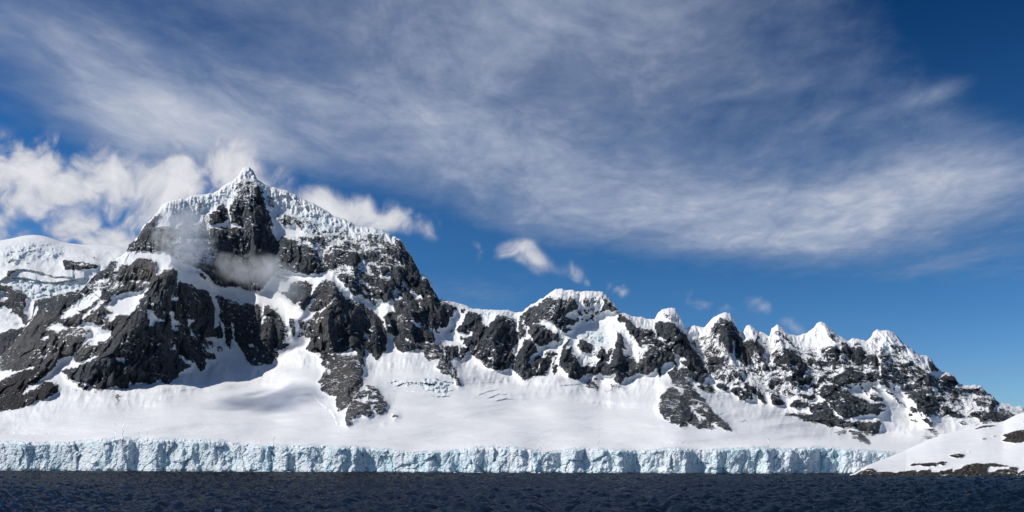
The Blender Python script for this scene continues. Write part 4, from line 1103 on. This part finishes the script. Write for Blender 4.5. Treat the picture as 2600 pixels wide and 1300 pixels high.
LAND = {0: ('glacier', 'smooth white glacier sloping down from the mountains to the ice cliff', 'glacier', M_mount),
        1: ('mountain', 'tallest dark mountain with a pyramid summit under a knob of snow', 'mountain', M_mount),
        2: ('mountain', 'flat-topped grey mountain in the middle with a hanging glacier on its face', 'mountain', M_mount),
        3: ('mountain_range', 'range of snow-capped rock pinnacles stepping down to the right', 'mountain range', M_mount),
        4: ('rock_spur', 'dark ragged rock spur standing out of the glacier below the tallest mountain', 'rock', M_mount),
        5: ('rock_spur', 'dark rounded rock buttress ringed by glacier below the pinnacles', 'rock', M_mount),
        6: ('rock_rib', 'thin crooked rock rib running down beside the crevasses', 'rock', M_mount),
        7: ('scree_slope', 'dark bare scree slope at the left edge of the glacier', 'scree', M_scree)}
land_obj = {}
for k, (nm, lb, ct, mt) in LAND.items():
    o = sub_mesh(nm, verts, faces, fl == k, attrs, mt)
    land_obj[k] = tagit(o, lb, ct, None, 'structure')

# ------------------------------------------------------------------ far snow dome behind the left spur
DOME = [(-300,640),(-150,625),(0,611),(31,605),(62,598),(88,596),(112,599),(132,605),(155,613),(179,618),(210,621),(248,622),(298,625),(323,630),(420,640)]
nc, nr = 330, 220
du = np.linspace(-210, 400, nc); dt = np.linspace(0, 1, nr)
DU = np.repeat(du[None], nr, 0); dsk = curve(DOME)(du)
dsk = gblur(np.repeat(dsk[None].astype(np.float32), 3, 0), 3)[1]
DV = 1010 + (dsk - 1010)[None] * dt[:, None]
DDm = 2560 + (1010 - DV) * 2.25
DDm = DDm + 170 * np.exp(-(DV - dsk[None]) / 14)
wu2 = fbm(DU / 20, DV / 20, 3, 231) * 7; wv2 = fbm(DU / 20, DV / 20, 3, 241) * 6
rB = sample(gblur(rockB, 1.1), DU + wu2, DV + wv2); rBm = sample(gblur(rockB, 6), DU, DV); iB = sample(icS, DU, DV)
rl2 = 26 * rBm + 5 * rB + rBm * (14 * ridged(DU / 50, DV / 90, 4, 251) + 5 * fbm(DU / 9, DV / 9, 3, 255))
rl2 += (1 - rBm) * (30 * fbm(DU / 110, DV / 70, 3, 257) + 12 * fbm(DU / 30, DV / 22, 3, 259))
c1_, _ = cells(DU / 13, DV / 9, 261, 1.6); c2_, _ = cells(DU / 5, DV / 4, 263, 1.4)
rl2 += np.clip(iB * 1.8, 0, 1) * (16 * c1_ + 6 * c2_)
for line, amp in (([(-20,728),(40,686),(60,684),(85,688),(120,697),(140,704),(160,702),(185,706)], 16), ([(0,714),(25,704),(60,706),(110,716),(140,718),(215,706)], 20)):
    p = np.array(line, float); ly = np.interp(DU, p[:, 0], p[:, 1]); inr = (DU > p[0, 0]) & (DU < p[-1, 0]); dv = DV - ly
    rl2 += amp * inr * np.where(dv < 0, np.exp(dv / 22), -0.6 * np.exp(-dv / 8))
rl2 *= np.clip((DV - dsk[None]) / 12, 0, 1)
dp = world_pt(DU, DV, DDm - rl2)
tp2 = dp[-1]; bk = []
for dd, dz in ((60, -6), (300, -80), (900, -900)):
    q = tp2.copy(); q[:, 0] *= (q[:, 1] + dd) / q[:, 1]; q[:, 1] += dd; q[:, 2] = np.maximum(q[:, 2] + dz, -4); bk.append(q)
dverts = np.concatenate([dp.reshape(-1, 3)] + bk)
o = mesh_from('snow_dome', dverts, grid_faces(nr + 3, nc), {'rock': np.concatenate([rB.ravel(), np.zeros(3 * nc)]), 'ice': np.concatenate([iB.ravel(), np.zeros(3 * nc)])}, M_mount)
tagit(o, 'broad white snow dome with an icefall behind the left rock spur', 'mountain', None, 'structure')

# ------------------------------------------------------------------ ice cliff where the glacier meets the sea
ncl, nrl = 1500, 74
ku = np.linspace(-210, 2480, ncl)
kt = np.linspace(-0.04, 1, nrl)
KU = np.repeat(ku[None], nrl, 0)
ktop = np.interp(ku, us, tp); kwat = f_wat(ku); kDw = CAMH * FPX / (kwat - HY)
KV = kwat[None] + (ktop - kwat)[None] * kt[:, None]
KD, big, ea, eb = cliff_depth(KU, KV, kt[:, None] + 0 * KU)
_e = np.interp(ku, us, DD[0]); _b = np.clip((kt[:, None] - 0.88) / 0.12, 0, 1) ** 1.5
KD = KD * (1 - _b) + _e[None] * _b
kp = world_pt(KU, KV, KD)
blue = np.clip(-big * 0.9 - 0.15 + 0.7 * (0.35 - np.abs(kt[:, None] - 0.2)), 0, 1) * np.clip(0.5 + 1.5 * fbm(KU / 45, KV / 45, 3, 331), 0, 1)
blue += 0.5 * np.exp(-eb * 10) + 0.3 * np.exp(-ea * 12)
blue *= 0.8
for u0 in (1363, 1160, 672, 690, 1075, 2090): blue += 0.9 * np.exp(-((KU - u0 - 4 * fbm(KV / 20, KV * 0, 2, u0)) / 3.0) ** 2)
dv_ = np.concatenate([kp.reshape(-1, 3)]); 
oc = mesh_from('ice_cliff', dv_, grid_faces(nrl, ncl), {'ice': np.clip(blue, 0, 1).ravel()}, M_ice, land_obj[0], smooth=False)
oc['label'] = 'broken blue-white ice cliff at the edge of the sea'

# ------------------------------------------------------------------ the sea
def ocean_tile(N, L, wind, wdir, seed, lmin, hs):
    rs = np.random.RandomState(seed)
    k = np.fft.fftfreq(N, L / N) * 2 * np.pi
    kx, ky = np.meshgrid(k, k); kk = np.hypot(kx, ky); kk[0, 0] = 1
    Lw = wind * wind / 9.81
    cosf = (kx * math.cos(wdir) + ky * math.sin(wdir)) / kk
    P = np.exp(-1 / (kk * Lw) ** 2) / kk ** 4 * (0.25 + 0.75 * cosf ** 2) * np.exp(-(kk * lmin) ** 2); P[0, 0] = 0
    H = (rs.randn(N, N) + 1j * rs.randn(N, N)) * np.sqrt(P)
    h = np.fft.ifft2(H); dxm = np.fft.ifft2(-1j * kx / kk * H).real; dym = np.fft.ifft2(-1j * ky / kk * H).real
    s = hs / 4 / h.real.std()
    return h.real * s, dxm * s, dym * s
def tile_at(t, L, x, y):
    N = t.shape[0]; a = (x / L * N) % N; b = (y / L * N) % N
    i = a.astype(int); j = b.astype(int); fa = a - i; fb = b - j; i1 = (i + 1) % N; j1 = (j + 1) % N; i %= N; j %= N
    return (t[j, i] * (1 - fa) + t[j, i1] * fa) * (1 - fb) + (t[j1, i] * (1 - fa) + t[j1, i1] * fa) * fb
dist = [62.0]
while dist[-1] < 1120: dist.append(dist[-1] + max(0.42, dist[-1] * 0.0058 - 0.2))
dist = np.array(dist); nsr = len(dist)
su = np.concatenate([np.linspace(-1100, -150, 50), np.linspace(-145, 2745, 610), np.linspace(2750, 3700, 50)]); nsc = len(su)
SX = (su - 1300)[None] / FPX * dist[:, None]; SY = np.repeat(dist[:, None], nsc, 1)
rot = lambda a: (SX * math.cos(a) - SY * math.sin(a), SX * math.sin(a) + SY * math.cos(a))
sz = np.zeros_like(SX); ox_ = np.zeros_like(SX); oy_ = np.zeros_like(SX)
for (N, L, wd, wdir, sd, lm, hs, a) in ((512, 173.0, 4.6, 2.2, 1, 0.22, 0.62, 0.0), (512, 97.0, 3.2, 1.3, 2, 0.10, 0.95, 0.6), (512, 31.0, 2.0, 0.4, 3, 0.03, 0.46, -0.4)):
    t, tx, ty = ocean_tile(N, L, wd, wdir, sd, lm, hs); x, y = rot(a)
    fade = np.clip(1.0 if L > 50 else (420 - SY) / 300, 0, 1)
    sz += tile_at(t, L, x, y) * fade
    c, s = math.cos(-a), math.sin(-a); hx, hy = tile_at(tx, L, x, y), tile_at(ty, L, x, y)
    ox_ += (hx * c - hy * s) * fade; oy_ += (hx * s + hy * c) * fade
gust = 1.0 + 0.35 * fbm(SX / 60, SY / 120, 3, 401)
sz *= gust
sv = np.stack([SX + 0.45 * ox_, SY + 0.45 * oy_, sz], -1).reshape(-1, 3)
sf = grid_faces(nsr, nsc)[:, ::-1]
# calm sheet underneath reaching the horizon on all sides
far = np.array([(-60000, -60000, -1.6), (60000, -60000, -1.6), (60000, 60000, -1.6), (-60000, 60000, -1.6)], float)
sf = np.concatenate([sf, np.array([[0, 1, 2, 3]]) + len(sv)]); sv = np.concatenate([sv, far])
m, h, out = material('sea_water')
P = h.node('ShaderNodeTexCoord').outputs['Object']
df = h.node('ShaderNodeBsdfDiffuse'); df.inputs['Color'].default_value = (0.003, 0.007, 0.012, 1)
gl = h.node('ShaderNodeBsdfGlossy'); gl.inputs['Roughness'].default_value = 0.09; gl.inputs['Color'].default_value = (0.86, 0.92, 1.0, 1)
fr = h.node('ShaderNodeFresnel'); fr.inputs['IOR'].default_value = 1.33
bs = h.node('ShaderNodeMixShader')
b1 = h.node('ShaderNodeBump'); b1.inputs['Strength'].default_value = 0.6; b1.inputs['Distance'].default_value = 0.30
n = h.m('ADD', h.m('MULTIPLY', h.noise(h.v('MULTIPLY', P, (1.0, 0.7, 1.0)), 1.5, 6, 0.62, 0.4), 0.9), h.m('MULTIPLY', h.noise(h.v('MULTIPLY', P, (1.0, 0.6, 1.0)), 0.34, 4, 0.6, 0.5), 1.9))
h.l.new(n, b1.inputs['Height'])
for q in (df, gl, fr): h.l.new(b1.outputs[0], q.inputs['Normal'])
h.put(bs.inputs[0], h.m('MINIMUM', h.m('MULTIPLY', fr.outputs[0], 0.34), 0.16))
h.l.new(df.outputs[0], bs.inputs[1]); h.l.new(gl.outputs[0], bs.inputs[2]); h.l.new(bs.outputs[0], out.inputs['Surface'])
o = mesh_from('sea', sv, sf, None, m); tagit(o, 'dark choppy sea in front of the ice cliff', 'sea', None, 'structure')

# ------------------------------------------------------------------ low snowy islet at the right with bare outcrops
ISKY = [(2150,1207),(2172,1201),(2200,1182),(2251,1163),(2301,1142),(2355,1118),(2391,1104),(2448,1089),(2495,1077),(2546,1071),(2573,1057),(2600,1047),(2700,1018),(2800,1005),(2950,1004),(3100,1030),(3250,1100),(3350,1165),(3420,1208)]
IWAT = [(2150,1208.6),(2300,1208.2),(2600,1209.6),(2800,1211),(3420,1211)]
iu = np.concatenate([np.linspace(2158, 2640, 380), np.linspace(2646, 3420, 110)]); nci, nri = len(iu), 180
it = np.linspace(-0.03, 1, nri)
isk = curve(ISKY)(iu); isk = gblur(np.repeat(isk[None].astype(np.float32), 3, 0), 4)[1]
iw = curve(IWAT)(iu); isk = np.minimum(isk, iw - 1.5)
IU = np.repeat(iu[None], nri, 0); IV = iw[None] + (isk - iw)[None] * it[:, None]
iD0 = CAMH * FPX / (iw - HY)
span = np.interp(iu, [2150, 2200, 2300, 2450, 2800, 3100, 3420], [4, 24, 70, 130, 210, 180, 10])
span = smooth1(span, 16)
ID = iD0[None] + span[None] * np.clip(it[:, None], 0, 1) ** 1.15 + 26 * np.exp(-(IV - isk[None]) / 7) * (span / 210)[None]
OUT = [  # outlines of bare rock, label
    ('outcrop', 2200, 1010, '690,1105 760,1070 900,1070 1050,1055 1150,1060 1230,1035 1345,1055 1260,1080 1340,1090 1255,1105 1180,1085 1130,1115 920,1120 870,1095 740,1118', 'long low brown outcrop just above the shore rocks'),
    ('outcrop', 2200, 1010, '1335,940 1420,920 1520,908 1570,908 1610,935 1580,960 1590,970 1480,984 1400,965', 'small dark outcrop alone in the middle of the snow slope'),
    ('outcrop', 2200, 1010, '2210,610 2330,570 2450,530 2576,520 2900,540 2900,760 2576,720 2430,740 2280,720 2210,700 2290,650', 'largest grey rock knoll at the right edge of the islet'),
    ('outcrop', 2200, 1010, '1730,522 1880,460 1950,445 2150,448 2030,480 1900,490 1830,510', 'flat dark outcrop along the skyline of the islet'),
    ('outcrop', 2200, 1010, '1885,665 1950,655 1950,680 1885,690', 'boulder in the snow left of the rock knoll'),
    ('outcrop', 2200, 1010, '2050,628 2120,615 2120,632 2060,640', 'boulder in the snow nearest the rock knoll'),
    ('outcrop', 2200, 1010, '1630,882 1700,878 1690,890', 'thin stone just above the small outcrop'),
    ('outcrop', 2200, 1010, '2540,390 2576,385 2900,400 2900,440 2576,410', 'narrow outcrop high on the islet'),
    ('outcrop', 2200, 1010, '350,955 420,910 640,858 600,880 450,930', 'dark rock edge on the far side of the islet'),
]
SHORE = '-300,1300 -100,1200 20,1155 100,1150 180,1215 330,1200 400,1205 480,1225 550,1200 640,1200 760,1175 800,1180 830,1215 880,1180 1000,1180 1020,1155 1050,1185 1060,1210 1190,1215 1200,1185 1270,1190 1400,1150 1420,1220 1440,1180 1550,1150 1590,1100 1700,1080 1800,1060 1900,1075 2060,1060 2200,1085 2330,1115 2380,1130 2440,1125 2480,1150 2450,1180 2480,1230 2500,1210 2576,1180 2900,1170 3900,1150 3900,1400 -300,1400'
SHOLE = '1970,1180 1990,1140 2040,1120 2060,1130 2340,1130 2320,1160 2150,1165 2090,1200 2000,1215'
U0s, V0s = U0, V0
irk = np.zeros((RH, RW), np.float32); ilab = np.zeros((RH, RW), np.int32)
cuts = [-300, 170, 480, 800, 1060, 1420, 1720, 1900, 2200, 2480, 2700, 2900, 3900]
fill(irk, T(2200, 1010, SHORE), 1.0); fill(irk, T(2200, 1010, SHOLE), 0.0)
for i, a in enumerate(cuts[:-1]):
    tmp = np.zeros((RH, RW), np.float32); tmp[:, int(2200 + a * S) - U0:int(2200 + cuts[i + 1] * S) - U0] = 1
    ilab[(irk > 0) & (tmp > 0)] = 20 + i
for i, (_, tx, ty, s, _) in enumerate(OUT):
    fill(irk, T(tx, ty, s), 1.0); fill(ilab, T(tx, ty, s), 1 + i)
iwu = fbm(IU / 5, IV / 3, 3, 501) * 2.2; iwv = fbm(IU / 5, IV / 3, 3, 503) * 1.0
iwu *= 0.7
IR = sample(gblur(irk, 0.6), IU + iwu, IV + iwv); IRm = sample(gblur(irk, 2.2), IU, IV)
mp = (iD0 / FPX)[None]
irel = mp * (IRm * 9 + IR * 3.0 + IRm * (7 * ridged(IU / 16 + IV / 30, IV / 22, 4, 511) + 4 * fbm(IU / 4, IV / 3.5, 3, 515)) + (1 - IRm) * (5 * fbm(IU / 60, IV / 14, 3, 521) + 0.8 * fbm(IU / 16, IV / 5, 2, 523)))
cr, er = cells(IU / 6, IV / 5, 531, 1.8); irel += mp * IRm * (4 * cr - 2 * np.exp(-er * 10))
irel *= np.clip((IV - isk[None]) / 6, 0.15, 1)
ID2 = ID - irel
ip = world_pt(IU, IV, ID2)
tpi = ip[-1]; bk = []
for dd, dz in ((8, -1), (40, -8), (120, -80)):
    q = tpi.copy(); q[:, 0] *= (q[:, 1] + dd) / q[:, 1]; q[:, 1] += dd; q[:, 2] = np.maximum(q[:, 2] + dz, -3); bk.append(q)
iv_ = np.concatenate([ip.reshape(-1, 3)] + bk); iff = grid_faces(nri + 3, nci)
iat = {'rock': np.concatenate([IR.ravel(), np.repeat(IR[-1][None], 3, 0).ravel()]), 'ice': np.zeros(len(iv_))}
r_, c_ = np.clip(iff[:, 0] // nci, 0, nri - 1), iff[:, 0] % nci
lu, lv = IU[r_, c_] + iwu[r_, c_], IV[r_, c_] + iwv[r_, c_]
il = ilab[np.clip((lv - V0).astype(int), 0, RH - 1), np.clip((lu - U0).astype(int), 0, RW - 1)]
il[iff[:, 0] // nci >= nri - 1] = 0
isl = sub_mesh('islet', iv_, iff, il == 0, iat, M_near)
tagit(isl, 'low snow-covered islet with dark shore rocks in front of the ice cliff', 'islet', None, 'structure')
for k in np.unique(il):
    if k == 0 or (il == k).sum() < 6: continue
    o = sub_mesh('outcrop' if k < 20 else 'shore_rock', iv_, iff, il == k, iat, M_near, isl, smooth=False)
    if k < 20: o['label'] = OUT[k - 1][4]

# ------------------------------------------------------------------ drifting ice at the foot of the cliff
rs = random.Random(7)
def lump(seed):
    r = np.random.RandomState(seed); n, k = 9, 5
    vs = []; 
    for j in range(k):
        ph = j / (k - 1); rad = math.sin(math.pi * (0.12 + 0.86 * ph)) * (1.0 - 0.35 * ph)
        for i in range(n):
            a = 2 * math.pi * i / n; q = rad * (0.7 + 0.55 * r.rand())
            vs.append((q * math.cos(a), 0.7 * q * math.sin(a), -0.25 + 0.85 * ph * (0.7 + 0.5 * r.rand())))
    fs = [[j * n + i, j * n + (i + 1) % n, (j + 1) * n + (i + 1) % n, (j + 1) * n + i] for j in range(k - 1) for i in range(n)]
    me = bpy.data.meshes.new('ice_chunk'); me.from_pydata(vs, [], fs + [list(range((k - 1) * n, k * n))])
    me.materials.append(M_chunk); return me
m, h, out = material('floating_ice'); bs = h.node('ShaderNodeBsdfPrincipled')
P = h.node('ShaderNodeTexCoord').outputs['Object']
h.l.new(h.mix(h.noise(P, 1.4, 3, 0.5), (0.66, 0.80, 0.86, 1), (0.90, 0.92, 0.93, 1)), bs.inputs['Base Color']); bs.inputs['Roughness'].default_value = 0.5
h.l.new(bs.outputs[0], out.inputs['Surface']); M_chunk = m
chunks = [lump(i) for i in range(6)]
for i in range(30):
    u = rs.uniform(-60, 2150); w = float(f_wat(u)); Dq = CAMH * FPX / (w - HY) - rs.uniform(6, 34)
    o = bpy.data.objects.new('ice_chunk', chunks[i % 6]); scene.collection.objects.link(o)
    s = rs.uniform(1.0, 2.6) * (1.7 if i % 7 == 0 else 1)
    o.location = ((u - 1300) / FPX * Dq, Dq, 0.05); o.rotation_euler = (0, 0, rs.uniform(0, 6.28)); o.scale = (s * rs.uniform(1, 2.2), s, s * rs.uniform(0.35, 0.7))
    tagit(o, 'small white chunk of ice adrift at the foot of the ice cliff', 'ice chunk', 'ice adrift under the cliff')

# ------------------------------------------------------------------ mist drifting across the face of the tallest mountain
def blob_mesh(name, c, rx, ry, rz, rot, seed):
    import bmesh
    bm = bmesh.new(); bmesh.ops.create_icosphere(bm, subdivisions=3, radius=1.0)
    r = np.random.RandomState(seed); ph = r.rand(6) * 6.28
    for v in bm.verts:
        p = v.co.copy()
        k = 1 + 0.16 * math.sin(3.1 * p.x + ph[0]) * math.sin(2.7 * p.z + ph[1]) + 0.12 * math.sin(5 * p.z + ph[2]) * math.sin(4.3 * p.y + 4 * p.x + ph[3])
        v.co = p * k
    me = bpy.data.meshes.new(name); bm.to_mesh(me); bm.free()
    o = bpy.data.objects.new(name, me); scene.collection.objects.link(o)
    o.location = c; o.scale = (rx, ry, rz); o.rotation_euler = (0, rot, 0)
    return o
def mist_material(name, density, nscale, seed):
    m, h, out = material(name)
    P = h.node('ShaderNodeTexCoord').outputs['Object']
    r = h.v('LENGTH', P)
    edge = h.step(r, 0.25, 0.95, (1.0, 0.0))
    Pn = h.v('ADD', P, (seed * 3.1, seed * 1.7, 0.0))
    n = h.noise(h.v('MULTIPLY', Pn, nscale), 1.0, 7, 0.64, 0.9)
    d = h.step(h.m('ADD', h.m('MULTIPLY', edge, 0.9), h.m('MULTIPLY', h.m('SUBTRACT', n, 0.5), 2.2)), 0.34, 1.10)
    pv = h.node('ShaderNodeVolumePrincipled'); pv.inputs['Color'].default_value = (0.95, 0.975, 1.0, 1); pv.inputs['Anisotropy'].default_value = 0.1
    h.put(pv.inputs['Density'], h.m('MULTIPLY', d, density))
    h.l.new(pv.outputs[0], out.inputs['Volume'])
    return m
def mist(u, v, D, ru, rv, rd, rot, dens, seed, label):
    p = world_pt(np.array(float(u)), np.array(float(v)), np.array(float(D))); k = D / FPX
    o = blob_mesh('cloud', tuple(p), ru * k, rd, rv * k, math.radians(rot), seed)
    o.data.materials.append(mist_material('mist', dens, (ru / 42, 1.6, rv / 42), seed))
    tagit(o, label, 'cloud', 'mist on the mountain face', 'stuff')
mist(468, 606, 2150, 150, 125, 70, 40, 0.026, 1, 'thickest patch of grey mist hanging on the shoulder of the tallest mountain')
mist(600, 685, 2210, 110, 60, 45, 30, 0.022, 2, 'thin wisp of mist between the two mist patches on the dark face')
mist(700, 705, 2210, 150, 80, 55, 34, 0.027, 3, 'mist patch drifting over the snow ledge of the cirque')
mist(390, 740, 2020, 80, 50, 36, 12, 0.014, 4, 'faint wisp of mist on the rocks of the left spur')

# unseen cumulus added beyond the left edge to throw broken shade on the glacier
def shadow_cloud(u, v, D, t, r, dens, seed):
    p = Vector(tuple(world_pt(np.array(float(u)), np.array(float(v)), np.array(float(D))))) + sun_vec * t
    o = blob_mesh('cloud', tuple(p), r[0], r[1], r[2], 0.0, seed)
    o.data.materials.append(mist_material('cumulus', dens, (3.2, 2.2, 1.5), seed))
    tagit(o, 'small unseen cumulus beyond the left edge, added for its shadow on the glacier', 'cloud', 'clouds added for shade', 'stuff')
shadow_cloud(690, 1022, 1560, 1300, (190, 330, 50), 0.022, 9)
